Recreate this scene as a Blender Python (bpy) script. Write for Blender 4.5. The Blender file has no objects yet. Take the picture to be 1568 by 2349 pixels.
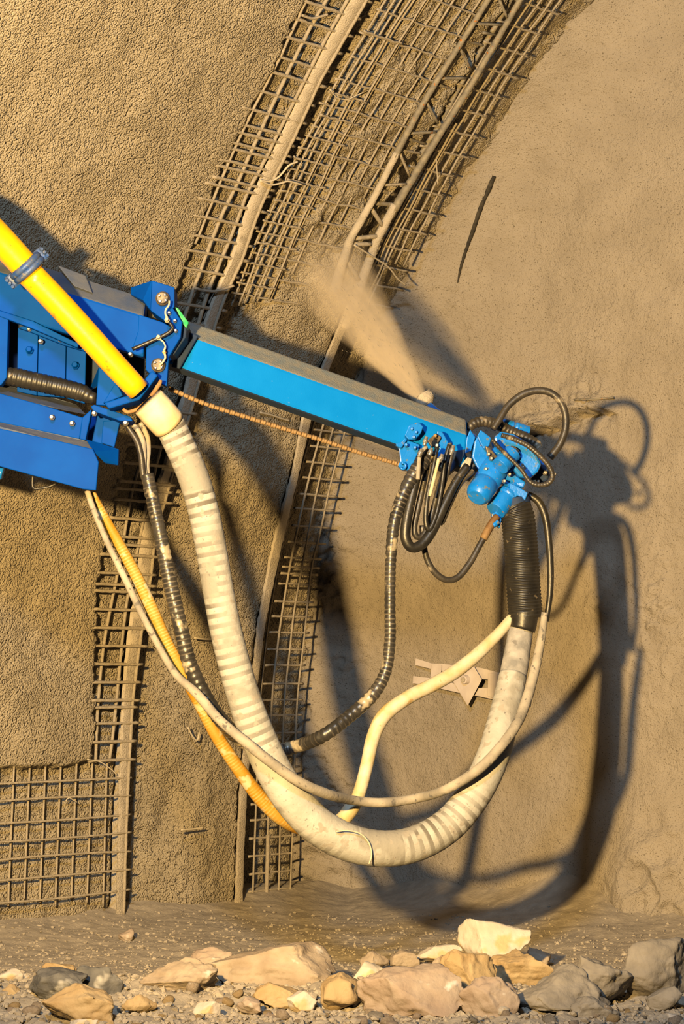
import bpy, bmesh, math, random
import numpy as np
from mathutils import Vector, Matrix, noise as mnoise

random.seed(7)
rng = np.random.default_rng(11)
SC = bpy.context.scene
COL = SC.collection

# ------------------------------------------------------------------ camera
F, CX, CY = 5200.0, 784.0, 1174.5          # focal length and centre in pixels of the 1568 x 2349 frame
CAMZ = 1.4
PITCH = math.atan(375 / F)
cam_d = bpy.data.cameras.new('camera')
cam_d.sensor_fit = 'HORIZONTAL'
cam_d.sensor_width = 36.0
cam_d.lens = F / 1568 * 36.0
cam_d.clip_start, cam_d.clip_end = 0.1, 100
cam = bpy.data.objects.new('camera', cam_d)
cam.location = (0, 0, CAMZ)
cam.rotation_euler = (math.pi / 2 + PITCH, 0, 0)
COL.objects.link(cam)
SC.camera = cam

# ------------------------------------------------------------------ world, lamps, exposure
W = bpy.data.worlds.new('tunnel_air')
SC.world = W
W.use_nodes = True
W.node_tree.nodes['Background'].inputs[0].default_value = (0.62, 0.72, 1.0, 1)
W.node_tree.nodes['Background'].inputs[1].default_value = 0.022

def lamp(name, kind, loc, power, color, radius, target=None, spot=None, blend=0.6):
    l = bpy.data.lights.new(name, kind)
    l.energy, l.color = power, color
    l.shadow_soft_size = radius
    if spot:
        l.spot_size, l.spot_blend = math.radians(spot), blend
    o = bpy.data.objects.new(name, l)
    o.location = loc
    if target is not None:
        o.rotation_euler = (Vector(target) - Vector(loc)).to_track_quat('-Z', 'Y').to_euler()
    COL.objects.link(o)
    return o

lamp('work_lamp_warm', 'SPOT', (-1.42, 4.0, 2.15), 6900, (1.0, 0.66, 0.25), 0.09, (0.1, 12.4, 3.30), 70, 0.55)
lamp('work_lamp_cool', 'POINT', (-1.1, 3.3, 4.9), 1600, (0.58, 0.77, 1.0), 0.30)

vs = SC.view_settings
vs.view_transform = 'Standard'
vs.look = 'None'
vs.gamma = 1
vs.use_curve_mapping = False
vs.exposure = 0.0
SC.cycles.diffuse_bounces = 1

# ------------------------------------------------------------------ picture <-> place
CP, SP = math.cos(PITCH), math.sin(PITCH)

def ray(px, py):
    u, v = px - CX, CY - py
    y = F * CP - v * SP
    return u / y, (F * SP + v * CP) / y       # x and z gained per metre of depth y

def P(px, py, D):
    a, b = ray(px, py)
    return Vector((a * D, D, CAMZ + b * D))

def PM(px, py, D):
    # the boom points away from the carrier: its tip stands farther from the camera than its root
    t = min(max((px - 400) / 700, 0.0), 1.1)
    return P(px, py, D + 0.42 * t)

def project(x, y, z):
    dz = z - CAMZ
    fw = y * CP + dz * SP
    up = -y * SP + dz * CP
    return CX + F * x / fw, CY - F * up / fw

ANG = math.radians(42)
DV = np.array([math.sin(ANG), math.cos(ANG)])      # along the tunnel, towards the face
NV = np.array([math.cos(ANG), -math.sin(ANG)])     # from the side wall into the tunnel
_a, _b = ray(548, 2110)
_D0 = -CAMZ / _b
OX, OY = _a * _D0, _D0

def sn(p):
    x, y = p[0] - OX, p[1] - OY
    return x * DV[0] + y * DV[1], x * NV[0] + y * NV[1]

# right edge of the last rib: it gives the tunnel's arch profile n(z)
G2R = [(1195, 0), (1086, 190), (1000, 325), (923, 451), (874, 540), (812, 706), (762, 830), (718, 945), (688, 1075),
       (642, 1270), (609, 1426), (587, 1600), (568, 1790), (560, 1950), (555, 2110)]
_z, _n = [], []
for px, py in G2R:
    a, b = ray(px, py)
    D = (OX * DV[0] + OY * DV[1]) / (a * DV[0] + DV[1])
    _z.append(CAMZ + b * D)
    _n.append((a * D - OX) * NV[0] + (D - OY) * NV[1])
_pf = np.polyfit(_z, _n, 3)

def prof(z):
    z = np.clip(z, -0.3, 6.5)
    return np.polyval(_pf, z)

def wall_at(px, py, h=0.0):
    a, b = ray(px, py)
    lo, hi = 6.0, 22.0
    for _ in range(40):
        m = (lo + hi) / 2
        n = (a * m - OX) * NV[0] + (m - OY) * NV[1]
        if n - prof(CAMZ + b * m) - h > 0:
            lo = m
        else:
            hi = m
    return Vector((a * m, m, CAMZ + b * m))

def wall_pt(s, z, h=0.0):
    n = prof(z) + h
    return Vector((OX + s * DV[0] + n * NV[0], OY + s * DV[1] + n * NV[1], z))

SF = sn(wall_at(704, 2050, -0.30))[0] + 0.17               # the face stands here along the tunnel

def face_at(px, py, h=0.0):
    a, b = ray(px, py)
    D = (SF - h + OX * DV[0] + OY * DV[1]) / (a * DV[0] + DV[1])
    return Vector((a * D, D, CAMZ + b * D))

def ground_at(px, py, z=0.0):
    a, b = ray(px, py)
    D = (z - CAMZ) / b
    return Vector((a * D, D, z))

# ------------------------------------------------------------------ numpy noise
_perm = rng.permutation(512).astype(np.int64)
_gr = rng.uniform(0, 2 * math.pi, 512)

def pn(x, y, seed=0):
    x = np.asarray(x, float) + seed * 17.31
    y = np.asarray(y, float) + seed * 9.77
    xi, yi = np.floor(x).astype(np.int64), np.floor(y).astype(np.int64)
    xf, yf = x - xi, y - yi
    def g(ix, iy, dx, dy):
        k = _gr[_perm[(_perm[ix & 511] + iy) & 511]]
        return np.cos(k) * dx + np.sin(k) * dy
    u = xf * xf * xf * (xf * (xf * 6 - 15) + 10)
    v = yf * yf * yf * (yf * (yf * 6 - 15) + 10)
    a = g(xi, yi, xf, yf) * (1 - u) + g(xi + 1, yi, xf - 1, yf) * u
    b = g(xi, yi + 1, xf, yf - 1) * (1 - u) + g(xi + 1, yi + 1, xf - 1, yf - 1) * u
    return (a * (1 - v) + b * v) * 1.4

def fbm(x, y, oct=4, seed=0, gain=0.5):
    t, amp = 0, 1.0
    for i in range(oct):
        t = t + amp * pn(x * 2 ** i, y * 2 ** i, seed + i * 3)
        amp *= gain
    return t

def sstep(a, b, x):
    t = np.clip((x - a) / (b - a), 0, 1)
    return t * t * (3 - 2 * t)

# ------------------------------------------------------------------ materials
def lin(r, g, b):
    f = lambda c: ((c / 255 + 0.055) / 1.055) ** 2.4 if c > 10 else c / 255 / 12.92
    return (f(r), f(g), f(b), 1)

def material(name, c1, c2=None, scale=12, rough=0.85, metal=0.0, bumps=(), spots=None, bands=None, uv=False, streak=None, spec=0.3):
    """bumps: (noise scale, distance m, detail); spots: (scale, threshold, colour); bands: (per metre, colour, share)"""
    m = bpy.data.materials.new(name)
    m.use_nodes = True
    nt = m.node_tree
    N, L = nt.nodes, nt.links
    bs = N['Principled BSDF']
    bs.inputs['Roughness'].default_value = rough
    bs.inputs['Metallic'].default_value = metal
    bs.inputs['Specular IOR Level'].default_value = spec
    tc = N.new('ShaderNodeTexCoord')
    vec = tc.outputs['Object']
    def noise_node(sc, det=4, v=vec):
        n = N.new('ShaderNodeTexNoise')
        n.inputs['Scale'].default_value = sc
        n.inputs['Detail'].default_value = det
        L.new(v, n.inputs['Vector'])
        return n
    def mixc(fac, a, b):
        x = N.new('ShaderNodeMix')
        x.data_type = 'RGBA'
        L.new(fac, x.inputs['Factor'])
        for sock, val in ((x.inputs[6], a), (x.inputs[7], b)):
            if hasattr(val, 'is_linked') or isinstance(val, bpy.types.NodeSocket):
                L.new(val, sock)
            else:
                sock.default_value = val
        return x.outputs[2]
    def ramp(src, lo, hi):
        r = N.new('ShaderNodeMapRange')
        r.inputs['From Min'].default_value = lo
        r.inputs['From Max'].default_value = hi
        L.new(src, r.inputs['Value'])
        return r.outputs['Result']
    col = None
    if c2 is not None:
        col = mixc(ramp(noise_node(scale, 5).outputs['Fac'], 0.35, 0.65), c1, c2)
    if bands:
        uvn = N.new('ShaderNodeUVMap')
        sx = N.new('ShaderNodeSeparateXYZ')
        L.new(uvn.outputs['UV'], sx.inputs[0])
        mm = N.new('ShaderNodeMath'); mm.operation = 'MULTIPLY'
        L.new(sx.outputs['X'], mm.inputs[0]); mm.inputs[1].default_value = bands[0]
        fr = N.new('ShaderNodeMath'); fr.operation = 'FRACT'
        L.new(mm.outputs[0], fr.inputs[0])
        lt = ramp(fr.outputs[0], bands[2] - 0.08, bands[2] + 0.08)
        nz = ramp(noise_node(bands[3] if len(bands) > 3 else 6, 3).outputs['Fac'], 0.42, 0.58)
        mu = N.new('ShaderNodeMath'); mu.operation = 'MULTIPLY'
        L.new(lt, mu.inputs[0]); L.new(nz, mu.inputs[1])
        col = mixc(mu.outputs[0], col if col is not None else c1, bands[1])
    for sp in (spots or ()):
        col = mixc(ramp(noise_node(sp[0], 3).outputs['Fac'], sp[1], sp[1] + 0.06), col if col is not None else c1, sp[2])
    if col is None:
        bs.inputs['Base Color'].default_value = c1
    else:
        L.new(col, bs.inputs['Base Color'])
    prev = None
    for sc, dist, det in bumps:
        vor = det < 0
        b = N.new('ShaderNodeBump')
        b.inputs['Distance'].default_value = dist
        b.inputs['Strength'].default_value = 1.0
        if vor:
            vn = N.new('ShaderNodeTexVoronoi')
            vn.feature = 'F1'
            vn.inputs['Scale'].default_value = sc
            mp_ = N.new('ShaderNodeVectorMath'); mp_.operation = 'ADD'
            L.new(vec, mp_.inputs[0])
            wn = noise_node(sc * 0.5, 2)
            ws = N.new('ShaderNodeVectorMath'); ws.operation = 'SCALE'
            L.new(wn.outputs['Color'], ws.inputs[0]); ws.inputs['Scale'].default_value = 0.8 / sc
            L.new(ws.outputs[0], mp_.inputs[1])
            L.new(mp_.outputs[0], vn.inputs['Vector'])
            b.invert = True
            L.new(vn.outputs['Distance'], b.inputs['Height'])
        else:
            L.new(noise_node(sc, det).outputs['Fac'], b.inputs['Height'])
        if prev:
            L.new(prev, b.inputs['Normal'])
        prev = b.outputs['Normal']
    if prev:
        L.new(prev, bs.inputs['Normal'])
    return m

AL = 0.74
def _al(c):
    return None if c is None else (c[0] * AL, c[1] * AL, c[2] * AL, 1)
_mat = material
def material(name, c1, c2=None, *a, **k):
    k = dict(k)
    a = list(a)
    if len(a) > 4 and a[4]:
        a[4] = [(q[0], q[1], _al(q[2])) for q in a[4]]
    if k.get('spots'):
        k['spots'] = [(q[0], q[1], _al(q[2])) for q in k['spots']]
    if k.get('bands'):
        b = k['bands']; k['bands'] = (b[0], _al(b[1])) + tuple(b[2:])
    return _mat(name, _al(c1), _al(c2), *a, **k)

MT = {}
MT['wall'] = material('rough_shotcrete', (0.315, 0.268, 0.195, 1), (0.385, 0.33, 0.245, 1), 6, 0.95, 0,
                      [(105, 0.0105, -1), (45, 0.012, 2)], spec=0.1)
MT['face'] = material('smooth_shotcrete', (0.33, 0.285, 0.23, 1), (0.38, 0.33, 0.27, 1), 5, 0.95, 0,
                      [(120, 0.008, 3), (40, 0.006, 2)], [(135, 0.612, (0.15, 0.125, 0.09, 1))], spec=0.1)
MT['ground'] = material('rebound_gravel', (0.33, 0.285, 0.23, 1), (0.42, 0.365, 0.295, 1), 14, 0.95, 0,
                        [(70, 0.004, 4)], [(90, 0.66, (0.55, 0.46, 0.34, 1))], spec=0.1)
MT['crust'] = material('dusty_concrete_crust', (0.44, 0.385, 0.31, 1), (0.52, 0.455, 0.37, 1), 18, 0.95, 0,
                       [(120, 0.006, 3)], spec=0.1)
MT['bar'] = material('dusty_steel_wire', (0.32, 0.275, 0.21, 1), (0.42, 0.36, 0.28, 1), 60, 0.9, 0,
                     [(220, 0.003, 2)], spec=0.15)
MT['girder'] = material('dusty_rusty_steel', (0.20, 0.18, 0.15, 1), (0.32, 0.28, 0.21, 1), 30, 0.7, 0.2,
                        [(160, 0.002, 2)], [(42, 0.66, (0.45, 0.16, 0.03, 1))])
MT['dark_rod'] = material('dark_weathered_steel', (0.035, 0.032, 0.028, 1), (0.07, 0.06, 0.045, 1), 40, 0.8, 0, [(120, 0.002, 2)], spec=0.1)
MT['wire'] = material('pale_tie_wire', (0.55, 0.48, 0.37, 1), rough=0.7)
MT['dblue'] = material('dark_blue_paint', (0.0, 0.056, 0.36, 1), (0.0, 0.070, 0.42, 1), 5, 0.6, 0, [(30, 0.0008, 2)],
                       [(70, 0.75, (0.05, 0.11, 0.30, 1))], spec=0.05)
MT['dblue_dust'] = material('dusty_dark_blue_paint', (0.06, 0.09, 0.17, 1), (0.12, 0.13, 0.16, 1), 9, 0.9, 0, [(150, 0.0012, 2)])
MT['lblue'] = material('light_blue_paint', (0.002, 0.19, 0.66, 1), (0.004, 0.21, 0.70, 1), 8, 0.7, 0, [(150, 0.0006, 2)],
                       [(60, 0.72, (0.10, 0.25, 0.50, 1))], spec=0.03)
MT['lblue_dust'] = material('dusty_light_blue_paint', (0.17, 0.20, 0.22, 1), (0.25, 0.235, 0.20, 1), 22, 0.95, 0, [(140, 0.003, 2)])
MT['lblue_worn'] = material('worn_light_blue_paint', (0.004, 0.19, 0.74, 1), (0.015, 0.22, 0.78, 1), 22, 0.34, 0, [(90, 0.001, 2)],
                            [(38, 0.62, (0.15, 0.19, 0.22, 1)), (70, 0.68, (0.30, 0.15, 0.05, 1))], spec=0.4)
MT['shade_blue'] = material('shaded_blue_steel', (0.008, 0.03, 0.10, 1), (0.02, 0.035, 0.07, 1), 14, 0.7)  # darker blue for undersides and recessed parts, shade put into the colour
MT['yellow'] = material('yellow_pipe_paint', (0.92, 0.42, 0.002, 1), (0.95, 0.47, 0.002, 1), 6, 0.34, 0, [(40, 0.0006, 2)],
                        [(16, 0.66, (0.70, 0.25, 0.005, 1)), (60, 0.70, (0.35, 0.08, 0.01, 1))], spec=0.5)
MT['clamp'] = material('worn_blue_clamp', (0.02, 0.08, 0.30, 1), (0.10, 0.13, 0.20, 1), 30, 0.5, 0.2, [(90, 0.001, 2)], [(50, 0.6, (0.18, 0.18, 0.2, 1))])
MT['white_hose'] = material('dirty_white_hose', (0.37, 0.36, 0.33, 1), (0.48, 0.47, 0.44, 1), 9, 0.75, 0, [(60, 0.002, 3)],
                            [(5, 0.55, (0.30, 0.285, 0.255, 1)), (24, 0.6, (0.34, 0.31, 0.27, 1)), (60, 0.66, (0.20, 0.19, 0.18, 1))], bands=(22, (0.15, 0.135, 0.115, 1), 0.55, 2.2))
MT['hose_grey'] = material('scuffed_grey_hose', (0.22, 0.215, 0.21, 1), (0.42, 0.40, 0.38, 1), 16, 0.7, 0, [(60, 0.002, 3)], [(26, 0.62, (0.20, 0.19, 0.18, 1))])
MT['ferrule'] = material('cream_hose_end', (0.62, 0.47, 0.25, 1), (0.78, 0.68, 0.48, 1), 7, 0.6, 0, [(50, 0.001, 2)])
MT['yellow_hose'] = material('yellow_water_hose', (0.44, 0.21, 0.008, 1), (0.48, 0.29, 0.06, 1), 5, 0.6, 0, [(80, 0.001, 2)],
                             [(14, 0.58, (0.55, 0.45, 0.28, 1))], bands=(70, (0.50, 0.36, 0.12, 1), 0.6, 9))
MT['cream_hose'] = material('cream_hose', (0.52, 0.42, 0.22, 1), (0.62, 0.57, 0.46, 1), 12, 0.55, 0, [(70, 0.001, 2)], [(30, 0.64, (0.45, 0.32, 0.15, 1))])
MT['grey_hose'] = material('grey_dusty_hose', (0.25, 0.225, 0.19, 1), (0.44, 0.39, 0.32, 1), 9, 0.8, 0, [(90, 0.0015, 2)], [(30, 0.6, (0.14, 0.13, 0.12, 1))])
MT['rubber'] = material('black_rubber', (0.012, 0.011, 0.010, 1), (0.03, 0.027, 0.022, 1), 14, 0.42, 0, [(60, 0.001, 2)], [(26, 0.66, (0.15, 0.12, 0.08, 1))], spec=0.5)
MT['rubber_dust'] = material('dusty_black_rubber', (0.022, 0.02, 0.018, 1), (0.06, 0.05, 0.038, 1), 10, 0.45, 0, [(70, 0.0015, 2)],
                             [(9, 0.60, (0.34, 0.28, 0.20, 1))], spec=0.5)
MT['spiral'] = material('black_spiral_wrap', (0.02, 0.019, 0.018, 1), (0.05, 0.045, 0.04, 1), 10, 0.36, 0, [(90, 0.001, 2)],
                        [(11, 0.60, (0.38, 0.32, 0.22, 1))], bands=(46, (0.13, 0.11, 0.085, 1), 0.72, 8), spec=0.5)
MT['rust'] = material('rusty_chain_steel', (0.17, 0.09, 0.035, 1), (0.38, 0.25, 0.12, 1), 12, 0.7, 0.3, [(140, 0.001, 2)], [(10, 0.62, (0.09, 0.05, 0.03, 1))])
MT['steel'] = material('zinc_bolt_steel', (0.50, 0.47, 0.42, 1), (0.33, 0.30, 0.26, 1), 60, 0.35, 0.7)
MT['greasy'] = material('greasy_steel', (0.06, 0.055, 0.05, 1), (0.22, 0.17, 0.11, 1), 30, 0.5, 0.4, [(90, 0.001, 2)])
MT['green'] = material('green_plastic', (0.02, 0.42, 0.12, 1), (0.10, 0.45, 0.2, 1), 30, 0.5)
MT['plate'] = material('dusty_bolt_plate', (0.62, 0.54, 0.50, 1), (0.72, 0.64, 0.60, 1), 12, 0.8, 0.1, [(90, 0.001, 2)])
MT['brown'] = material('brown_rag_rope', (0.36, 0.20, 0.08, 1), (0.22, 0.12, 0.05, 1), 30, 0.9)
MT['dark_rock'] = material('dark_grey_stone', (0.085, 0.085, 0.09, 1), (0.17, 0.165, 0.16, 1), 14, 0.9, 0, [(40, 0.006, 6)], [(7, 0.62, (0.42, 0.40, 0.37, 1))], spec=0.2)
MT['grey_rock'] = material('grey_dusty_stone', (0.24, 0.215, 0.185, 1), (0.33, 0.295, 0.25, 1), 9, 0.95, 0, [(40, 0.006, 6)], spec=0.1)
MT['brown_rock'] = material('brown_grey_stone', (0.30, 0.235, 0.175, 1), (0.42, 0.345, 0.27, 1), 9, 0.95, 0, [(40, 0.006, 6)], [(11, 0.66, (0.58, 0.54, 0.50, 1))], spec=0.1)
MT['pink_rock'] = material('pinkish_stone', (0.34, 0.26, 0.205, 1), (0.42, 0.34, 0.275, 1), 8, 0.95, 0, [(40, 0.005, 6)], [(9, 0.65, (0.66, 0.62, 0.58, 1))], spec=0.1)
MT['tan_rock'] = material('tan_limestone', (0.38, 0.265, 0.14, 1), (0.44, 0.335, 0.20, 1), 8, 0.95, 0, [(40, 0.006, 6)], [(10, 0.67, (0.36, 0.24, 0.12, 1))], spec=0.1)
MT['white_rock'] = material('white_limestone', (0.52, 0.45, 0.37, 1), (0.62, 0.57, 0.51, 1), 8, 0.9, 0, [(40, 0.004, 6)], [(6, 0.56, (0.60, 0.45, 0.26, 1))], spec=0.2)

# ------------------------------------------------------------------ object helpers
ORG = {}

def tag(o, label, cat, group=None, kind=None):
    o['label'] = label
    o['category'] = cat
    if group:
        o['group'] = group
    if kind:
        o['kind'] = kind
    return o

def thing(name, loc, label, cat, group=None):
    o = bpy.data.objects.new(name, None)
    o.empty_display_size = 0.1
    o.location = loc
    COL.objects.link(o)
    ORG[o.name] = Vector(loc)
    return tag(o, label, cat, group)

def link_mesh(name, verts, faces, mat, parent=None, smooth=True, uvs=None, bevel=None, mats=None, fmat=None):
    """verts are world positions; a child keeps them relative to its thing's origin"""
    if parent is not None:
        org = ORG[parent.name]
        loc = Vector((0, 0, 0))
    else:
        org = Vector(np.mean(np.array([tuple(v) for v in verts]), axis=0))
        org.z = min(v[2] for v in verts)
        loc = org.copy()
    me = bpy.data.meshes.new(name)
    me.from_pydata([tuple(Vector(v) - org) for v in verts], [], faces)
    for m in (mats or [mat]):
        me.materials.append(m)
    if fmat:
        for i, k in enumerate(fmat):
            me.polygons[i].material_index = k
    if uvs is not None:
        ul = me.uv_layers.new(name='UVMap')
        li = np.zeros(len(me.loops), dtype=np.int32)
        me.loops.foreach_get('vertex_index', li)
        ul.data.foreach_set('uv', np.asarray(uvs, dtype=np.float32)[li].ravel())
    if smooth:
        me.shade_smooth()
    o = bpy.data.objects.new(name, me)
    o.location = loc
    COL.objects.link(o)
    ORG[o.name] = org
    if parent is not None:
        o.parent = parent
    if bevel:
        b = o.modifiers.new('bevel', 'BEVEL')
        b.width, b.segments, b.limit_method = bevel, 2, 'ANGLE'
        b.angle_limit = math.radians(35)
        b.harden_normals = False
        me.shade_flat()
    return o

def grid_mesh(name, X, Y, Z, mat):
    r, c = X.shape
    V = np.stack([X.ravel(), Y.ravel(), Z.ravel()], 1)
    i = np.arange(r * c).reshape(r, c)
    fc = np.stack([i[:-1, :-1].ravel(), i[:-1, 1:].ravel(), i[1:, 1:].ravel(), i[1:, :-1].ravel()], 1)
    me = bpy.data.meshes.new(name)
    me.vertices.add(len(V))
    me.vertices.foreach_set('co', V.astype(np.float32).ravel())
    me.loops.add(fc.size)
    me.loops.foreach_set('vertex_index', fc.astype(np.int32).ravel())
    me.polygons.add(len(fc))
    me.polygons.foreach_set('loop_start', np.arange(0, fc.size, 4, dtype=np.int32))
    me.update(calc_edges=True)
    me.validate()
    me.shade_smooth()
    me.materials.append(mat)
    o = bpy.data.objects.new(name, me)
    COL.objects.link(o)
    ORG[o.name] = Vector((0, 0, 0))
    return o

def catmull(pts, per):
    out = []
    n = len(pts)
    dim = len(pts[0])
    A = [np.array(p, float) for p in pts]
    A = [2 * A[0] - A[1]] + A + [2 * A[-1] - A[-2]]
    for i in range(1, n):
        p0, p1, p2, p3 = A[i - 1], A[i], A[i + 1], A[i + 2]
        k = max(1, int(per(p1, p2)))
        for j in range(k):
            t = j / k
            out.append(0.5 * ((2 * p1) + (-p0 + p2) * t + (2 * p0 - 5 * p1 + 4 * p2 - p3) * t * t + (-p0 + 3 * p1 - 3 * p2 + p3) * t ** 3))
    out.append(A[n])
    return np.array(out)

def tube_geo(pts, rad, segs=10, ribs=None, caps=True, rough=0.0, seed=0, flat=1.0):
    """pts (n,3), rad (n,), returns verts, faces, uvs.  ribs: (pitch m, relative depth, shape power)"""
    pts = np.asarray(pts, float)
    rad = np.asarray(rad, float)
    n = len(pts)
    tg = np.gradient(pts, axis=0)
    tg /= np.linalg.norm(tg, axis=1)[:, None] + 1e-12
    seg = np.linalg.norm(np.diff(pts, axis=0), axis=1)
    al = np.concatenate([[0], np.cumsum(seg)])
    up = np.array([0, 1, 0.0]) if abs(tg[0][1]) < 0.9 else np.array([0, 0, 1.0])
    x = np.cross(up, tg[0]); x /= np.linalg.norm(x)
    V, U = [], []
    for i in range(n):
        x = x - tg[i] * np.dot(x, tg[i]); x /= np.linalg.norm(x)
        y = np.cross(tg[i], x)
        r = rad[i]
        if ribs:
            w = 0.5 + 0.5 * math.cos(2 * math.pi * al[i] / ribs[0])
            r = r * (1 - ribs[1] * (1 - w) ** ribs[2])
        for k in range(segs):
            a = 2 * math.pi * k / segs
            rr = r
            if rough:
                rr = r * (1 + rough * float(pn(al[i] / max(r, 1e-4) * 0.7 + seed * 3.1, math.cos(a) * 1.3 + math.sin(a) * 0.9 + seed, 5)))
            V.append(pts[i] + (x * math.cos(a) * flat + y * math.sin(a)) * rr)
            U.append((al[i], k / segs))
    Fc = []
    for i in range(n - 1):
        for k in range(segs):
            k2 = (k + 1) % segs
            Fc.append((i * segs + k, i * segs + k2, (i + 1) * segs + k2, (i + 1) * segs + k))
    if caps:
        Fc.append(tuple(range(segs - 1, -1, -1)))
        Fc.append(tuple((n - 1) * segs + k for k in range(segs)))
    return V, Fc, U

def hose_path(ctrl, D, step=0.03):
    """ctrl: (px, py, radius px[, D]) -> points, radii in metres"""
    c4 = []
    for c in ctrl:
        d = c[3] if len(c) > 3 else D
        p = PM(c[0], c[1], d)
        c4.append((p.x, p.y, p.z, c[2] * p.y / F))
    q = catmull(c4, lambda a, b: np.linalg.norm(a[:3] - b[:3]) / step + 1)
    return q[:, :3], q[:, 3]

def hose(name, ctrl, D, mat, parent=None, segs=14, step=0.02, ribs=None, rough=0.0, label=None, cat=None, group=None, flat=1.0):
    p, r = hose_path(ctrl, D, step)
    v, f, u = tube_geo(p, r, segs, ribs, True, rough, len(ctrl), flat)
    o = link_mesh(name, v, f, MT[mat], parent, True, u)
    if label:
        tag(o, label, cat, group)
    return o

def rod(name, a, b, r, mat, parent=None, segs=8, rough=0.0, seed=0, mid=0):
    a, b = np.array(a, float), np.array(b, float)
    n = max(2, mid + 2)
    pts = np.array([a + (b - a) * i / (n - 1) for i in range(n)])
    v, f, u = tube_geo(pts, np.full(n, r), segs, None, True, rough, seed)
    return link_mesh(name, v, f, MT[mat], parent, True, u)

def cylinder(name, p0, p1, r0, r1, mat, parent=None, segs=28, bevel=0.004, rings=None):
    """lathe along p0->p1; rings = list of (t, radius factor) to shape it"""
    p0, p1 = np.array(p0, float), np.array(p1, float)
    rings = rings or [(0, 1), (1, 1)]
    pts = [p0 + (p1 - p0) * t for t, k in rings]
    ax = (p1 - p0) / np.linalg.norm(p1 - p0)
    up = np.array([0, 0, 1.0]) if abs(ax[2]) < 0.9 else np.array([1.0, 0, 0])
    x = np.cross(up, ax); x /= np.linalg.norm(x)
    y = np.cross(ax, x)
    V, Fc = [], []
    for (t, k), c in zip(rings, pts):
        r = (r0 + (r1 - r0) * t) * k
        for j in range(segs):
            a = 2 * math.pi * j / segs
            V.append(c + (x * math.cos(a) + y * math.sin(a)) * r)
    for i in range(len(rings) - 1):
        for j in range(segs):
            j2 = (j + 1) % segs
            Fc.append((i * segs + j, i * segs + j2, (i + 1) * segs + j2, (i + 1) * segs + j))
    Fc.append(tuple(range(segs - 1, -1, -1)))
    Fc.append(tuple((len(rings) - 1) * segs + j for j in range(segs)))
    o = link_mesh(name, V, Fc, MT[mat], parent, False)
    me = o.data
    me.shade_smooth()
    b = o.modifiers.new('bevel', 'BEVEL')
    b.width, b.segments, b.limit_method, b.angle_limit = bevel, 2, 'ANGLE', math.radians(40)
    me.set_sharp_from_angle(angle=math.radians(40))
    return o

def off_left(p):
    # the boom goes on to the left beyond the picture's edge
    return (p[0] - 240, p[1] - 68) + tuple(p[2:]) if p[0] < -50 else p

def plate(name, pts, D, thick, mat, parent, bevel=0.004, back=None):
    """outline in picture units standing at depth D (number or one per corner), thick metres deep away from the camera"""
    pts = [off_left(p) for p in pts]
    n = len(pts)
    Ds = D if isinstance(D, (list, tuple)) else [D] * n
    fr = [PM(p[0], p[1], d) for p, d in zip(pts, Ds)]
    bk = [v + Vector((0, thick, 0)) for v in fr]
    faces = [tuple(range(n)), tuple(range(2 * n - 1, n - 1, -1))]
    faces += [(i, i + n, (i + 1) % n + n, (i + 1) % n) for i in range(n)]
    me_o = link_mesh(name, fr + bk, faces, MT[mat], parent, False, None, bevel)
    bm = bmesh.new(); bm.from_mesh(me_o.data)
    bmesh.ops.recalc_face_normals(bm, faces=bm.faces)
    bm.to_mesh(me_o.data); bm.free()
    return me_o

def loft(name, sections, mats, fmat_ring, parent, bevel=0.006):
    """sections: lists of (px, py, D); all same length; closed rings with end caps"""
    k = len(sections[0])
    V = [PM(*off_left(p)) for s in sections for p in s]
    Fc, fm = [], []
    for i in range(len(sections) - 1):
        for j in range(k):
            j2 = (j + 1) % k
            Fc.append((i * k + j, i * k + j2, (i + 1) * k + j2, (i + 1) * k + j)); fm.append(fmat_ring[j])
    Fc.append(tuple(range(k - 1, -1, -1))); fm.append(0)
    Fc.append(tuple((len(sections) - 1) * k + j for j in range(k))); fm.append(0)
    o = link_mesh(name, V, Fc, None, parent, False, None, bevel, [MT[m] for m in mats], fm)
    bm = bmesh.new(); bm.from_mesh(o.data)
    bmesh.ops.recalc_face_normals(bm, faces=bm.faces)
    bm.to_mesh(o.data); bm.free()
    return o

def bolt(px, py, D, r, parent, mat='steel', name='bolt', length=0.02):
    p = PM(px, py, D)
    rr = r * D / F
    return cylinder(name, p + Vector((0, 0.02, 0)), p - Vector((0, length, 0)), rr, rr, mat, parent, 6 if r > 4 else 8, rr * 0.2,
                    [(0, 1.3), (0.45, 1.3), (0.46, 1.0), (0.9, 1.0), (1, 0.8)])

# ------------------------------------------------------------------ lines read off the wall (picture x as a function of y)
def line(pts):
    ys = [p[1] for p in pts]; xs = [p[0] for p in pts]
    return lambda y: np.interp(y, ys, xs)

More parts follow.
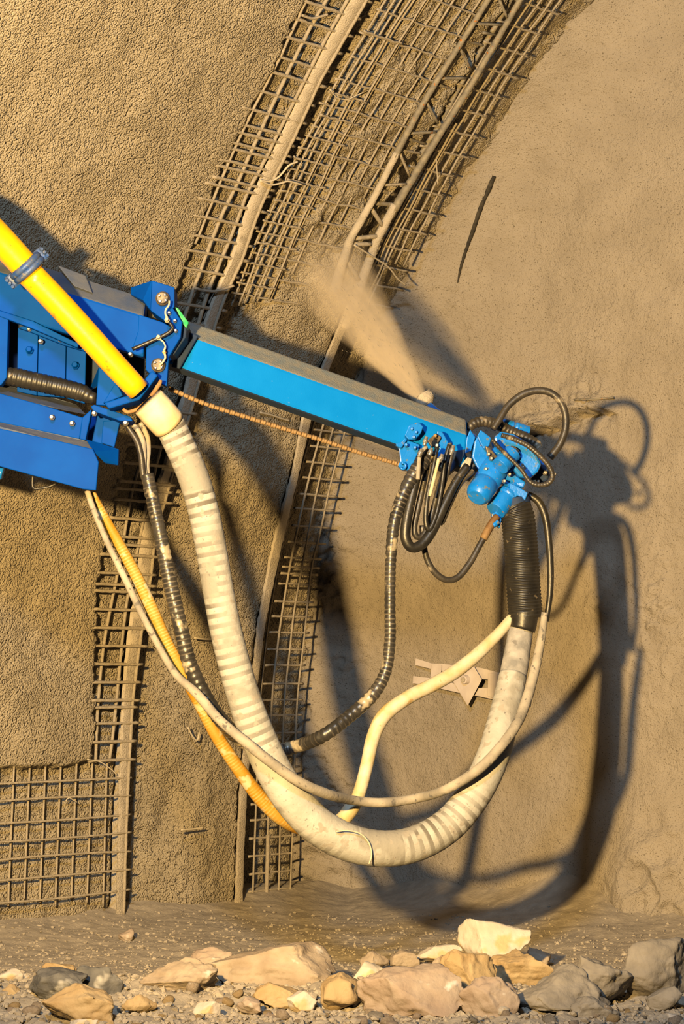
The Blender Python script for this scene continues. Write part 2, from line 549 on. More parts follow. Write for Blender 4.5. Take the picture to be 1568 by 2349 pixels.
xA = line([(720, -40), (702, 0), (645, 126), (587, 237), (545, 325), (508, 410), (473, 497), (442, 574), (405, 665), (370, 760), (330, 900),
           (290, 1060), (262, 1200), (226, 1327), (220, 1445), (217, 1584), (219, 1640), (213, 1760), (205, 2100), (200, 2300)])
xG1L = line([(822, -40), (802, 0), (718, 153), (626, 344), (564, 475), (526, 600), (486, 687), (455, 770), (415, 920), (372, 1070), (322, 1228),
             (312, 1327), (290, 1465), (279, 1600), (270, 1823), (265, 2118), (262, 2300)])
xG1R = line([(862, -40), (840, 0), (737, 180), (668, 329), (622, 421), (591, 490), (553, 600), (512, 687), (491, 754), (444, 920), (400, 1070),
             (356, 1228), (345, 1327), (322, 1465), (304, 1604), (292, 1823), (286, 2002), (283, 2118), (281, 2300)])
xG2R = line([(1219, -40)] + G2R + [(552, 2300)])
xG2Lo = line([(800, 680), (783, 730), (740, 830), (690, 960), (670, 1075), (618, 1270), (590, 1426), (570, 1600), (549, 1790), (541, 1950), (536, 2110), (534, 2300)])
xG2C = line([(1140, -40), (1114, 8), (1015, 164), (974, 230), (938, 295), (859, 451), (802, 551), (770, 650), (750, 760), (720, 860)])

# ------------------------------------------------------------------ SETTING: side wall of the tunnel (height field over the arch)
S0, S1, STEP = -3.6, SF + 0.25, 0.0125
sv = np.arange(S0, S1, STEP)
zv = np.arange(-0.25, 5.9, STEP)
S, Z = np.meshgrid(sv, zv)
Nn = prof(Z)
wx = OX + S * DV[0] + Nn * NV[0]
wy = OY + S * DV[1] + Nn * NV[1]
px, py = project(wx, wy, Z)
rag = 7 * fbm(S * 14, Z * 14, 3, 1) + 4 * fbm(S * 40, Z * 40, 2, 2)
pxr = px + rag
a_, g1l, g1r, g2r = xA(py), xG1L(py), xG1R(py), xG2R(py)
wavy = 0.030 * fbm(S * 1.6, Z * 1.1, 3, 4) + 0.006 * fbm(S * 9, Z * 9, 3, 5)
rubble = 0.035 * fbm(S * 7, Z * 7, 4, 6) + 0.014 * np.abs(fbm(S * 22, Z * 22, 2, 7))
hA = 0.01 + wavy
hStrip = -0.085 + 0.5 * rubble
t12 = np.clip((px - g1r) / np.maximum(g2r - g1r, 1), 0, 1)
hUp = -0.23 + 0.15 * sstep(0.05, 0.5, t12) + 1.3 * rubble
hPB = -0.175 + 0.145 * sstep(0.08, 0.7, t12) + 0.7 * wavy + 0.010 * fbm(S * 13, Z * 13, 3, 8)
hPB = hPB - 0.03 * np.exp(-((px - 420 + 0.35 * (py - 1850)) / 25) ** 2) * sstep(1700, 1780, py) * sstep(2020, 1900, py)
yB = np.interp(px, [420, 490, 560, 640, 700, 760, 840], [790, 760, 735, 700, 650, 600, 570]) + 14 * fbm(S * 10, Z * 10, 3, 9)
mB = sstep(-22, 26, py - yB)
hGap = hUp * (1 - mB) + hPB * mB
hR = np.interp(py, [0, 500, 900, 2100], [-0.20, -0.26, -0.36, -0.38]) + 0.9 * rubble
yAb = 1757 + 0.6 * rag + np.interp(px, [0, 150, 215], [4, 2, -14])
hLow = -0.075 + 0.45 * rubble
mA = sstep(3, -6, pxr - a_)                       # 1 on the finished panel
mA = mA * np.where(px < 240, sstep(5, -6, py - yAb), 1)
h = np.where(py > yAb - 8, hLow, hStrip) * (1 - mA) + hA * mA
m1 = sstep(-4, 2, px - (g1r - 8))
h = h * (1 - m1) + hGap * m1
m2 = sstep(-4, 2, px - (g2r - 8))
h = h * (1 - m2) + hR * m2
X = OX + S * DV[0] + (Nn + h) * NV[0]
Y = OY + S * DV[1] + (Nn + h) * NV[1]
wall = grid_mesh('wall_left', X, Y, Z, MT['wall'])
wall['kind'] = 'structure'
wall['label'] = 'rough sprayed concrete side wall of the tunnel with bare strips'

# ------------------------------------------------------------------ SETTING: tunnel face
NSTEP = 0.010
nv_ = np.arange(-0.50, 3.9, NSTEP)
zv2 = np.arange(-0.25, 5.9, NSTEP)
Q, Z2 = np.meshgrid(nv_, zv2)
N2 = prof(Z2) + Q
fx = OX + SF * DV[0] + N2 * NV[0]
fy = OY + SF * DV[1] + N2 * NV[1]
px, py = project(fx, fy, Z2)
hf = 0.035 * fbm(N2 * 0.9, Z2 * 0.9, 3, 20) + 0.008 * fbm(N2 * 5, Z2 * 5, 3, 21) + 0.0025 * fbm(N2 * 30, Z2 * 30, 2, 22)
# rounded, ragged corner where the spray has run over onto the mesh
rag2 = fbm(N2 * 9, Z2 * 9, 4, 23)
hf = hf + 0.24 * np.exp(-np.clip(Q + 0.30 + 0.06 * rag2, 0, None) / 0.24) + 0.045 * rag2 * np.exp(-np.clip(Q + 0.25, 0, None) / 0.16) * sstep(2100, 1300, py) 
hf = hf + 0.26 * sstep(0.9, 4.4, Z2) * np.exp(-np.clip(Q + 0.30, 0, None) / 0.9)
px, py = project(fx - hf * DV[0], fy - hf * DV[1], Z2)
# old seam left in the sprayed layer
sx = np.interp(py, [395, 405, 470, 540, 590, 640, 700, 745, 755], [1135, 1132, 1106, 1081, 1063, 1051, 1041, 1029, 1028])
wd = np.interp(py, [400, 420, 600, 640, 745], [4.5, 5, 4, 3, 2])
on = sstep(398, 410, py) * sstep(750, 700, py)
dxs = px - sx + 2 * fbm(N2 * 30, Z2 * 30, 2, 24)
hf = hf + on * np.interp(py, [400, 420, 600, 640, 745], [.02, .025, .02, .02, .015]) * np.where(dxs < 0, np.exp(np.minimum(dxs, 0) / 26), 0)
# ledge behind the spray head
ly = np.interp(px, [1180, 1215, 1290, 1330, 1360, 1400, 1420], [1000, 992, 976, 952, 944, 946, 950]) + 9 * fbm(N2 * 18, Z2 * 6, 4, 25)
lx = sstep(1150, 1220, px) * sstep(1422, 1385, px)
dy = py - ly
hf = hf + lx * (0.13 * np.exp(-np.clip(-dy, 0, None) / 45) * sstep(2, -4, dy) * (1 + 0.5 * fbm(N2 * 16, Z2 * 16, 4, 26)) - 0.07 * (1 + 0.6 * fbm(N2 * 14, Z2 * 14, 4, 36)) * np.exp(-np.clip(dy, 0, None) / 26) * sstep(-4, 3, dy))
# broken rock low on the right
bl = np.exp(-(((px - 1520) / 120) ** 2 + ((py - 2080) / 170) ** 2))
fr_ = np.random.default_rng(5)
fac = np.full_like(N2, 9.0)
for _k in range(26):
    cxp, cyp = fr_.uniform(1400, 1640), fr_.uniform(1860, 2230)
    _p = face_at(cxp, cyp); _n0, _z0 = sn(_p)[1], _p.z
    _d = np.hypot(N2 - _n0, Z2 - _z0)
    fac = np.minimum(fac, 0.0 + fr_.uniform(0, .05) + fr_.uniform(-.25, .25) * (N2 - _n0) + fr_.uniform(-.25, .25) * (Z2 - _z0) + 2.2 * np.clip(_d - 0.05, 0, None))
hf = hf + bl * (0.12 + 0.5 * np.clip(fac, -.1, .2) + 0.02 * fbm(N2 * 12, Z2 * 12, 4, 27)) + 0.03 * np.exp(-(((px - 1500) / 90) ** 2 + ((py - 1400) / 200) ** 2)) * np.abs(fbm(N2 * 8, Z2 * 8, 4, 28))
for cx, cy, rx, ry, amp in ((800, 1520, 40, 30, .04), (1450, 1110, 60, 20, .02), (1380, 1390, 40, 50, .02), (1510, 1420, 40, 40, .03), (770, 1330, 60, 120, .035), (750, 1780, 50, 120, .04), (1330, 2150, 80, 30, .02)):
    hf = hf + amp * np.exp(-(((px - cx) / rx) ** 2 + ((py - cy) / ry) ** 2)) * fbm(N2 * 14, Z2 * 14, 4, 29)
X = fx - hf * DV[0]
Y = fy - hf * DV[1]
face = grid_mesh('wall_face', X, Y, Z2, MT['face'])
face['kind'] = 'structure'
face['label'] = 'smooth tan sprayed concrete tunnel face marked with hose shadows'

def face_surf(px_, py_, h=0.0):
    a, b = ray(px_, py_)
    lo, hi = 9.0, 16.0
    for _ in range(40):
        m = (lo + hi) / 2
        p = Vector((a * m, m, CAMZ + b * m))
        s_, n_ = sn(p)
        i_ = int(np.clip(round((p.z - zv2[0]) / NSTEP), 0, len(zv2) - 1)); j_ = int(np.clip(round((n_ - prof(p.z) - nv_[0]) / NSTEP), 0, len(nv_) - 1))
        if s_ < SF - float(hf[i_, j_]) - h:
            lo = m
        else:
            hi = m
    return p
def face_h(px_, py_):
    p = face_surf(px_, py_)
    return SF - sn(p)[0]

# ------------------------------------------------------------------ SETTING: ground
GS = 0.018
gx = np.arange(-3.4, 3.6, GS)
gy = np.arange(8.0, 13.9, GS)
GX, GY = np.meshgrid(gx, gy)
dxn = (GX - OX) * NV[0] + (GY - OY) * NV[1] + 0.12
dsf = SF - ((GX - OX) * DV[0] + (GY - OY) * DV[1])
dw = np.minimum(np.maximum(dxn, 0), np.maximum(dsf, 0))
gpx, gpy = project(GX, GY, GX * 0)
GZ = 0.015 * fbm(GX * 2.5, GY * 2.5, 4, 40) + 0.008 * np.abs(fbm(GX * 14, GY * 14, 3, 41)) + 0.10 * np.exp(-dw / 0.25) + 0.05 * np.clip(1 - dw / 1.8, 0, 1)
GZ = GZ + 0.13 * np.exp(-(((gpx - 1310) / 130) ** 2)) * np.exp(-np.maximum(dsf, 0) / 0.30) + 0.06 * np.exp(-(((gpx - 1000) / 60) ** 2)) * np.exp(-np.maximum(dsf, 0) / 0.2)
GZ = GZ + 0.05 * np.exp(-((GY - 9.9) / 0.35) ** 2) + sstep(10.9, 9.8, GY) * (0.03 * np.abs(fbm(GX * 5, GY * 5, 4, 42)) + 0.012 * fbm(GX * 16, GY * 16, 3, 43))
def gz_at(x, y):
    i = int(np.clip((y - gy[0]) / GS, 0, len(gy) - 1)); j = int(np.clip((x - gx[0]) / GS, 0, len(gx) - 1))
    return float(GZ[i, j])
floor = grid_mesh('floor', GX, GY, GZ, MT['ground'])
floor['kind'] = 'structure'
floor['label'] = 'gravelly tunnel floor strewn with sprayed concrete rebound'

# ------------------------------------------------------------------ ribs
def ribbon(name, xl, xr, ys, h0, depth, mat, parent, seed):
    V, Fc = [], []
    for i, y in enumerate(ys):
        l, r = float(xl(y)), float(xr(y))
        l += 2.0 * float(fbm(y * 0.05, seed, 3, 30)); r += 1.4 * float(fbm(y * 0.07, seed + 5, 3, 31))
        e = 0.006 * float(fbm(y * 0.06, seed + 9, 3, 32))
        V += [wall_at(l, y, h0 - depth), wall_at(l, y, h0 - 0.012 + e), wall_at(l + 0.25 * (r - l), y, h0 + e + 0.004), wall_at(l + 0.8 * (r - l), y, h0 + 0.004 - e),
              wall_at(r, y, h0 - 0.008), wall_at(r, y, h0 - 0.008) + Vector((-NV[0] * depth, -NV[1] * depth, 0))]
    for i in range(len(ys) - 1):
        for k in range(5):
            a = i * 6 + k
            Fc.append((a, a + 1, a + 7, a + 6))
        Fc.append((i * 6 + 5, i * 6, i * 6 + 6, i * 6 + 11))
    Fc.append((5, 4, 3, 2, 1, 0)); Fc.append(tuple((len(ys) - 1) * 6 + k for k in range(6)))
    o = link_mesh(name, V, Fc, MT[mat], parent, False)
    bm = bmesh.new(); bm.from_mesh(o.data)
    bmesh.ops.recalc_face_normals(bm, faces=bm.faces)
    bm.to_mesh(o.data); bm.free()
    o.data.shade_smooth()
    o.data.set_sharp_from_angle(angle=math.radians(55))
    return o

def poly_bar(name, ptsw, r, mat, parent, rough=0.0, segs=7, seed=0, step=0.05):
    q = catmull([tuple(p) for p in ptsw], lambda a, b: np.linalg.norm(a - b) / step + 1)
    v, f, u = tube_geo(q, np.full(len(q), r), segs, None, True, rough, seed)
    return link_mesh(name, v, f, MT[mat], parent, True, u)

rib1 = thing('arch_rib', wall_at(275, 2110, 0), 'nearer concrete-crusted steel arch rib on the left of the bare strip', 'arch rib')
ribbon('flange', xG1L, xG1R, np.arange(-150, 2150, 12), 0.0, 0.13, 'crust', rib1, 1)
poly_bar('edge_bar', [wall_at(float(xG1R(y)), y, 0.0) for y in range(-120, 2130, 60)], 0.0095, 'bar', rib1, 0.25, 7, 3, 0.03)

rib2 = thing('lattice_girder', wall_at(545, 2110, 0), 'last lattice girder arch before the tunnel face, bare steel at the top', 'lattice girder')
ribbon('crusted_flange', xG2Lo, xG2R, np.arange(700, 2150, 12), 0.0, 0.14, 'crust', rib2, 2)
def crust_r(y, base):
    return base
def chord(xf, y0, y1, h, r0, r1, mat, name='chord'):
    ys = list(np.arange(y0, y1, 40))
    q = catmull([tuple(wall_at(float(xf(y)), y, h)) for y in ys], lambda a, b: 4)
    t = np.linspace(0, 1, len(q))
    v, f, u = tube_geo(q, r0 + (r1 - r0) * t ** 2.5, 9, None, True, 0.12, int(r0 * 1e4))
    return link_mesh(name, v, f, MT[mat], rib2, True, u)
chord(lambda y: xG2R(y) - 3, -120, 520, 0.0, 0.016, 0.024, 'girder')
chord(lambda y: xG2R(y) - 6, 470, 760, -0.005, 0.025, 0.034, 'crust', 'crusted_chord')
chord(xG2C, -120, 400, -0.02, 0.015, 0.019, 'girder')
chord(xG2C, 350, 700, -0.02, 0.0195, 0.034, 'crust', 'crusted_chord')
chord(line([(1188, -40), (1160, 20), (1105, 110), (1060, 185), (1005, 290), (960, 360), (900, 460)]), -120, 400, -0.10, 0.014, 0.014, 'girder')
BR = [(1086, 54, 1149, 57), (1087, 61, 1108, 75), (1108, 75, 1136, 79), (1145, 0, 1162, 40), (1053, 109, 1079, 160), (1007, 180, 1067, 179), (1006, 195, 1046, 207),
      (1059, 92, 1112, 105), (978, 235, 1004, 283), (934, 306, 998, 303), (932, 318, 978, 330), (982, 226, 1032, 234), (915, 348, 939, 404), (917, 344, 970, 353),
      (872, 425, 932, 422), (870, 436, 905, 446), (851, 478, 880, 522), (853, 465, 908, 471), (815, 547, 869, 541), (797, 601, 822, 642), (810, 560, 850, 560), (1128, -40, 1150, -2), (780, 668, 815, 655)]
for i, (x0, y0, x1, y1) in enumerate(BR):
    deep = i in (1, 2, 6, 7, 10, 11, 13, 15, 17)
    a = wall_at(x0, y0, -0.03 if not deep else -0.05); b = wall_at(x1, y1, 0.0 if not deep else -0.10)
    rod('brace', a, b, 0.008 if y0 < 430 else 0.0125, 'girder' if y0 < 330 else 'bar', rib2, 7, 0.1, i, 3)

# ------------------------------------------------------------------ reinforcement mesh
def sval(px_, py_, h):
    return sn(wall_at(px_, py_, h))[0]

def cross(name, parent, xr, y, xl, h, r=0.0065, rough=0.3, sag=0.0, seed=0):
    """bar along the tunnel: starts at picture point (xr, y), keeps its height, runs left to about xl"""
    w = wall_at(xr, y, h)
    s1, z = sn(w)[0], w.z
    s0 = s1 - 0.02
    for _ in range(400):
        q = wall_pt(s0, z, h)
        if project(q.x, q.y, q.z)[0] <= xl:
            break
        s0 -= 0.02
    k = max(3, int((s1 - s0) / 0.03))
    hh = [h + 0.006 * float(pn(i * 0.5, seed * 1.7, 44)) for i in range(k + 1)]
    pts = [wall_pt(s0 + (s1 - s0) * i / k, z + sag * math.sin(math.pi * i / k), hh[i]) for i in range(k + 1)]
    v, f, u = tube_geo(np.array([tuple(p) for p in pts]), np.full(k + 1, r), 6, None, True, rough, seed)
    return link_mesh(name, v, f, MT['bar'], parent, True, u)

def longi(name, parent, pts, h, r=0.0065, rough=0.2, seed=0):
    return poly_bar(name, [wall_at(x, y, h) for x, y in pts], r, 'bar', parent, rough, 6, seed, 0.04)

mesh1 = thing('wire_mesh_sheet', wall_at(260, 1750, -0.03), 'welded wire mesh strip between the finished wall panel and the nearer arch rib', 'wire mesh')
longi('lengthwise_wire', mesh1, [(772, -50), (748, 0), (721, 46), (675, 134), (637, 214), (603, 287), (572, 356), (542, 425), (505, 501), (467, 600), (444, 662), (425, 720), (400, 800)], -0.012, 0.0105, 0.25, 1)
longi('lengthwise_wire', mesh1, [(820, -50), (796, 0), (741, 100), (698, 184), (668, 245), (637, 306), (603, 375), (568, 440), (543, 509), (505, 600), (478, 667), (455, 740), (430, 830)], -0.010, 0.0105, 0.25, 2)
longi('lengthwise_wire', mesh1, [(x, y) for x, y in zip(xA(np.arange(-40, 620, 60)), range(-40, 620, 60))], -0.008, 0.008, 0.25, 3)
longi('lengthwise_wire', mesh1, [(352, 950), (328, 1040), (302, 1129), (284, 1230), (267, 1327), (243, 1445), (231, 1540), (223, 1643), (219, 1750)], -0.015, 0.0095, 0.25, 4)
longi('lengthwise_wire', mesh1, [(375, 1000), (350, 1100), (334, 1169), (318, 1248), (300, 1330), (287, 1406), (276, 1510), (267, 1604), (258, 1690), (250, 1750)], -0.012, 0.0095, 0.25, 5)
R1 = [-36, 6, 44, 84, 123, 165, 200, 243, 284, 320, 336, 360, 373, 398, 413, 438, 452, 488, 524, 566, 600, 637, 714, 753, 795, 840] + list(range(950, 1610, 41)) + [1130, 1255, 1345, 1622, 1658, 1700, 1742]
for i, y in enumerate(R1):
    o = cross('crosswise_wire', mesh1, float(xG1R(y)) + 15 + 4 * math.sin(i * 2.3), y, float(xA(y)) - (18 if 440 < y < 800 else 8), 0.004 if y > 900 else -0.007, 0.0085 if i % 2 else 0.0092, 0.4, 0.0, i)
poly_bar('bent_wire', [wall_at(446, 661, 0.0), wall_at(470, 666, 0.005), wall_at(492, 668, 0.02), wall_at(515, 662, 0.035), wall_at(536, 655, 0.05)], 0.007, 'bar', mesh1, 0.3, 6, 9, 0.02)

mesh2 = thing('wire_mesh_sheet', wall_at(140, 2070, -0.03), 'square welded wire mesh left bare below the finished panel near the ground', 'wire mesh')
for i, (xt, xb) in enumerate(((-42, -54), (-5, -17), (31, 20), (67, 56), (103, 92), (138, 128), (174, 164), (210, 200), (244, 237))):
    longi('upright_wire', mesh2, [(xt + 2, 1745), (xt, 1784), ((xt + xb) / 2, 1910), (xb, 2040), (xb - 1, 2062 + 8 * (i % 3))], -0.022, 0.0062, 0.15, 20 + i)
for i, y in enumerate((1784, 1825, 1868, 1909, 1953, 1994, 2040)):
    cross('crosswise_wire', mesh2, 301, y, -90, 0.004 if i % 2 else 0.0, 0.0062, 0.15, 0.012 * math.sin(i * 1.9), 40 + i)

mesh3 = thing('wire_mesh_sheet', wall_at(700, 650, -0.08), 'double layer of wire mesh between the two arch ribs above the blue boom', 'wire mesh')
sA, sB = sval(float(xG1R(300)), 300, -0.04), sval(float(xG2C(300)), 300, -0.04)
def s_line(name, parent, s, z0, z1, h, r, seed):
    k = max(4, int(abs(z1 - z0) / 0.06))
    pts = np.array([tuple(wall_pt(s + 0.008 * float(pn(i * 0.3, seed, 45)), z0 + (z1 - z0) * i / k, h + 0.008 * float(pn(i * 0.4, seed * 2.2, 46)))) for i in range(k + 1)])
    v, f, u = tube_geo(pts, np.full(k + 1, r), 6, None, True, 0.25, seed)
    return link_mesh(name, v, f, MT['bar'], parent, True, u)
zT = 5.3
zlow = wall_at(620, 715, -0.05).z
for i in range(8):
    s = sA + 0.10 + i * (sB - sA - 0.06) / 8
    s_line('lengthwise_wire', mesh3, s, zlow + 0.02 * i + (0 if i < 4 else 0.12 * (i - 3)), zT, -0.055, 0.0062, 60 + i)
for i in range(3):
    s = sA + 0.135 + i * 0.10
    s_line('lengthwise_wire', mesh3, s, zlow + 0.03 * i, zT, -0.035, 0.0058, 75 + i)
for i in range(24):
    z = zlow + 0.06 + i * 0.1015
    s1 = sB + 0.03 - 0.02 * (i % 2)
    s0 = sA + 0.055 + 0.015 * ((i * 7) % 3)
    for hh, dz, lim, sd in ((-0.05, 0, 99, 0), (-0.03, 0.048, 9, 30)):
        if i > lim and i % 3:
            continue
        k = 24
        e1 = s1 if dz == 0 else s0 + 0.3
        zz = z + (dz if i <= 9 else 0.012)
        pts = np.array([tuple(wall_pt(s0 + (e1 - s0) * j / k, zz + 0.006 * float(pn(j * 0.3, i + sd, 47)), hh + 0.008 * float(pn(j * 0.4, i * 1.3 + sd, 48)))) for j in range(k + 1)])
        v, f, u = tube_geo(pts, np.full(k + 1, 0.0062), 6, None, True, 0.3, i + sd)
        link_mesh('crosswise_wire', v, f, MT['bar'], mesh3, True, u)

mesh4 = thing('wire_mesh_sheet', wall_at(650, 2060, -0.15), 'tall wire mesh strip in the dark recess beside the tunnel face', 'wire mesh')
longi('lengthwise_wire', mesh4, [(800, 960), (777, 1038), (753, 1130), (736, 1212), (713, 1306), (699, 1447), (682, 1600), (675, 1760), (671, 1900), (667, 2000), (665, 2070)], -0.10, 0.0062, 0.12, 90)
longi('lengthwise_wire', mesh4, [(770, 960), (745, 1050), (722, 1145), (700, 1260), (675, 1396), (665, 1485), (653, 1600), (646, 1760), (642, 1900), (640, 2000), (638, 2080)], -0.10, 0.0062, 0.12, 91)
longi('lengthwise_wire', mesh4, [(745, 960), (720, 1050), (697, 1145), (672, 1260), (648, 1396), (636, 1485), (624, 1600), (618, 1760), (614, 1900), (611, 2000), (609, 2085)], -0.10, 0.0068, 0.12, 92)
longi('crusted_wire', mesh4, [(614, 1915), (613, 1980), (611, 2040), (610, 2085)], -0.095, 0.0135, 0.15, 93)
longi('lengthwise_wire', mesh4, [(722, 960), (697, 1050), (672, 1145), (645, 1260), (620, 1396), (608, 1485), (597, 1600), (590, 1760), (585, 1900), (581, 2000), (579, 2090)], -0.10, 0.0062, 0.12, 94)
for i, y in enumerate([960, 996, 1032, 1068, 1103, 1140, 1172, 1211, 1248, 1283, 1304, 1319, 1342, 1382, 1416, 1452, 1490, 1526, 1568, 1605, 1640, 1680, 1719, 1758, 1799, 1839, 1875, 1916, 1956, 1996, 2036]):
    xr = np.interp(y, [960, 1103, 1172, 1250, 1320, 1420, 1570, 1700, 2036], [815, 782, 765, 745, 727, 713, 694, 690, 672])
    cross('crosswise_wire', mesh4, float(xr), y, float(xG2R(y)) + 14, -0.105, 0.007, 0.5, 0.0, 100 + i)
mesh5 = thing('wire_mesh_sheet', wall_at(900, 700, -0.15), 'upper wire mesh right of the last lattice girder, ends half sprayed over', 'wire mesh')
zl5 = wall_at(890, 720, -0.1).z
for i, s in enumerate((0.06, 0.125, 0.19, 0.265, 0.335)):
    s_line('lengthwise_wire', mesh5, s, zl5 + (0.0 if i < 3 else 0.25), zT, -0.085, 0.006, 130 + i)
for i, s in enumerate((0.09, 0.155)):
    s_line('lengthwise_wire', mesh5, s, zl5, zl5 + 0.95, -0.075, 0.006, 137 + i)
for i in range(26):
    z = zl5 + 0.03 + i * 0.0985
    e = 0.40 + 0.03 * math.sin(i * 1.7)
    pts = np.array([tuple(wall_pt(-0.01 + (e + 0.01) * j / 14, z + 0.004 * float(pn(j * .3, i, 49)), -0.085 + 0.006 * float(pn(j * .4, i * 1.3, 50)))) for j in range(15)])
    v, f, u = tube_geo(pts, np.full(15, 0.0065), 6, None, True, 0.3, i)
    link_mesh('crosswise_wire', v, f, MT['bar'], mesh5, True, u)

# loose tie wires and pins
def wire(pts, label, h=0.03, r=0.0035, mat='wire', onface=False):
    fn = face_surf if onface else wall_at
    q = catmull([tuple(fn(p[0], p[1], p[2] if len(p) > 2 else h)) for p in pts], lambda a, b: 6)
    v, f, u = tube_geo(q, np.full(len(q), r), 6)
    return tag(link_mesh('tie_wire', v, f, MT[mat], None, True, u), label, 'wire')
wire([(596, 413), (618, 416), (640, 405), (662, 380), (682, 371)], 'pale loose wire end curling up from the nearer arch rib', 0.03, 0.0055)
wire([(596, 414), (620, 424), (645, 420), (662, 416), (693, 424)], 'pale loose wire end lying straight out across the dark gap', 0.035, 0.0055)
wire([(756, 205), (770, 222), (782, 227), (797, 228), (815, 220), (833, 212)], 'thin dark-tinted wire sagging across the upper mesh gap', -0.01, 0.003)
wire([(812, 562), (845, 583), (880, 605), (895, 618), (912, 640), (930, 654)], 'pale bent tie wire sticking out right of the lattice girder', 0.03, 0.005)
wire([(1000, 365), (1002, 395), (1004, 425)], 'short upright tie wire on the mesh right of the girder', 0.0, 0.0035)
wire([(692, 35), (715, 42), (735, 38), (751, 33)], 'bent wire end in the top cell of the mesh strip', 0.02, 0.007, 'bar')
wire([(415, 1904), (440, 1902), (466, 1899)], 'single steel pin poking out of the rough panel between the ribs', 0.04, 0.006)
wire([(430, 1668), (442, 1690), (452, 1698), (457, 1680)], 'forked pin poking out of the rough panel near the yellow hose', 0.04, 0.0055)
wire([(445, 1463), (470, 1466), (488, 1466)], 'short pin between the black spiral hose and the white hose', 0.03, 0.006)
wire([(200, 1742), (230, 1748), (255, 1765), (268, 1778)], 'thin wire hanging over the top of the square mesh', 0.02, 0.0035)
wire([(150, 1838), (158, 1830), (166, 1834), (176, 1840)], 'small wire hook caught in the square mesh', 0.02, 0.003)
wire([(596, 946), (625, 953), (645, 960), (663, 965)], 'pale twig-like wire below the light blue boom', -0.02, 0.006)
bar_f = wire([(1316, 917, 0.02), (1350, 916, 0.02), (1385, 914, 0.02), (1407, 912, 0.03)], 'thin straight steel rod lying along the ledge on the tunnel face', 0.05, 0.006, 'girder', True)

_q = catmull([tuple(face_surf(x, y, 0.010)) + (r,) for x, y, r in ((1133, 404, .011), (1124, 424, .0145), (1106, 466, .0135), (1092, 504, .0125), (1081, 538, .0115), (1071, 565, .010), (1063, 590, .009), (1056, 614, .0075), (1051, 638, .005), (1049, 650, .003))], lambda a, b: 5)
_v, _f, _u = tube_geo(_q[:, :3], _q[:, 3], 9, None, True, 0.25, 5)
tag(link_mesh('buried_rod', _v, _f, MT['dark_rod'], None, True, _u), 'dark steel rod half buried in the upper tunnel face', 'rod')

# ------------------------------------------------------------------ bolt plate on the tunnel face
bp = thing('rock_bolt_plate', face_at(1070, 1600, 0.0), 'dusty rock bolt with pointed plate on a slotted steel strap on the tunnel face', 'rock bolt')
def fplate(name, pts, h0, th, mat, bevel=0.003):
    n = len(pts)
    fr = [face_at(x, y, h0 + th) for x, y in pts]; bk = [face_at(x, y, h0) for x, y in pts]
    faces = [tuple(range(n)), tuple(range(2 * n - 1, n - 1, -1))] + [(i, i + n, (i + 1) % n + n, (i + 1) % n) for i in range(n)]
    o = link_mesh(name, fr + bk, faces, MT[mat], bp, False, None, bevel)
    bm = bmesh.new(); bm.from_mesh(o.data); bmesh.ops.recalc_face_normals(bm, faces=bm.faces); bm.to_mesh(o.data); bm.free()
    return o
def zz(x, y):     # crop of the photograph -> frame
    return (900 + x / 4.48, 1450 + y / 4.48)
HB = max(face_h(x, y) for x, y in ((960, 1520), (1000, 1560), (1070, 1550), (1140, 1570), (1140, 1600), (950, 1560))) + 0.012
fplate('upper_strap', [zz(235, 268), zz(400, 320), zz(520, 325), zz(700, 345), zz(900, 365), zz(1130, 425), zz(1120, 505), zz(980, 488), zz(860, 480), zz(640, 420), zz(500, 400), zz(395, 380), zz(230, 340)], HB, 0.03, 'plate')
fplate('lower_strap', [zz(210, 450), zz(370, 470), zz(480, 490), zz(640, 530), zz(700, 560), zz(860, 575), zz(975, 572), zz(1105, 610), zz(1090, 705), zz(900, 665), zz(700, 630), zz(480, 580), zz(360, 545), zz(205, 528)], HB, 0.03, 'plate')
fplate('strap_joint', [zz(398, 335), zz(505, 340), zz(490, 500), zz(385, 480)], HB + 0.006, 0.032, 'plate')
fplate('strap_joint', [zz(980, 420), zz(1130, 440), zz(1092, 700), zz(975, 660)], HB + 0.004, 0.030, 'plate')
fplate('strap_end', [zz(1125, 430), zz(1420, 480), zz(1390, 760), zz(1090, 705)], HB - 0.01, 0.03, 'plate')
fplate('pointed_plate', [zz(835, 350), zz(917, 490), zz(770, 760), zz(615, 500), zz(720, 390)], HB + 0.045, 0.018, 'plate')
c = face_at(*zz(765, 490), HB + 0.06); c2 = face_at(*zz(765, 490), HB + 0.06) + Vector((-DV[0], -DV[1], 0)) * 0.035
cylinder('nut', c, c2, 0.028, 0.024, 'plate', bp, 10, 0.003)
cylinder('bolt_end', c2, c2 + Vector((-DV[0], -DV[1], 0)) * 0.012, 0.016, 0.014, 'crust', bp, 12, 0.002)

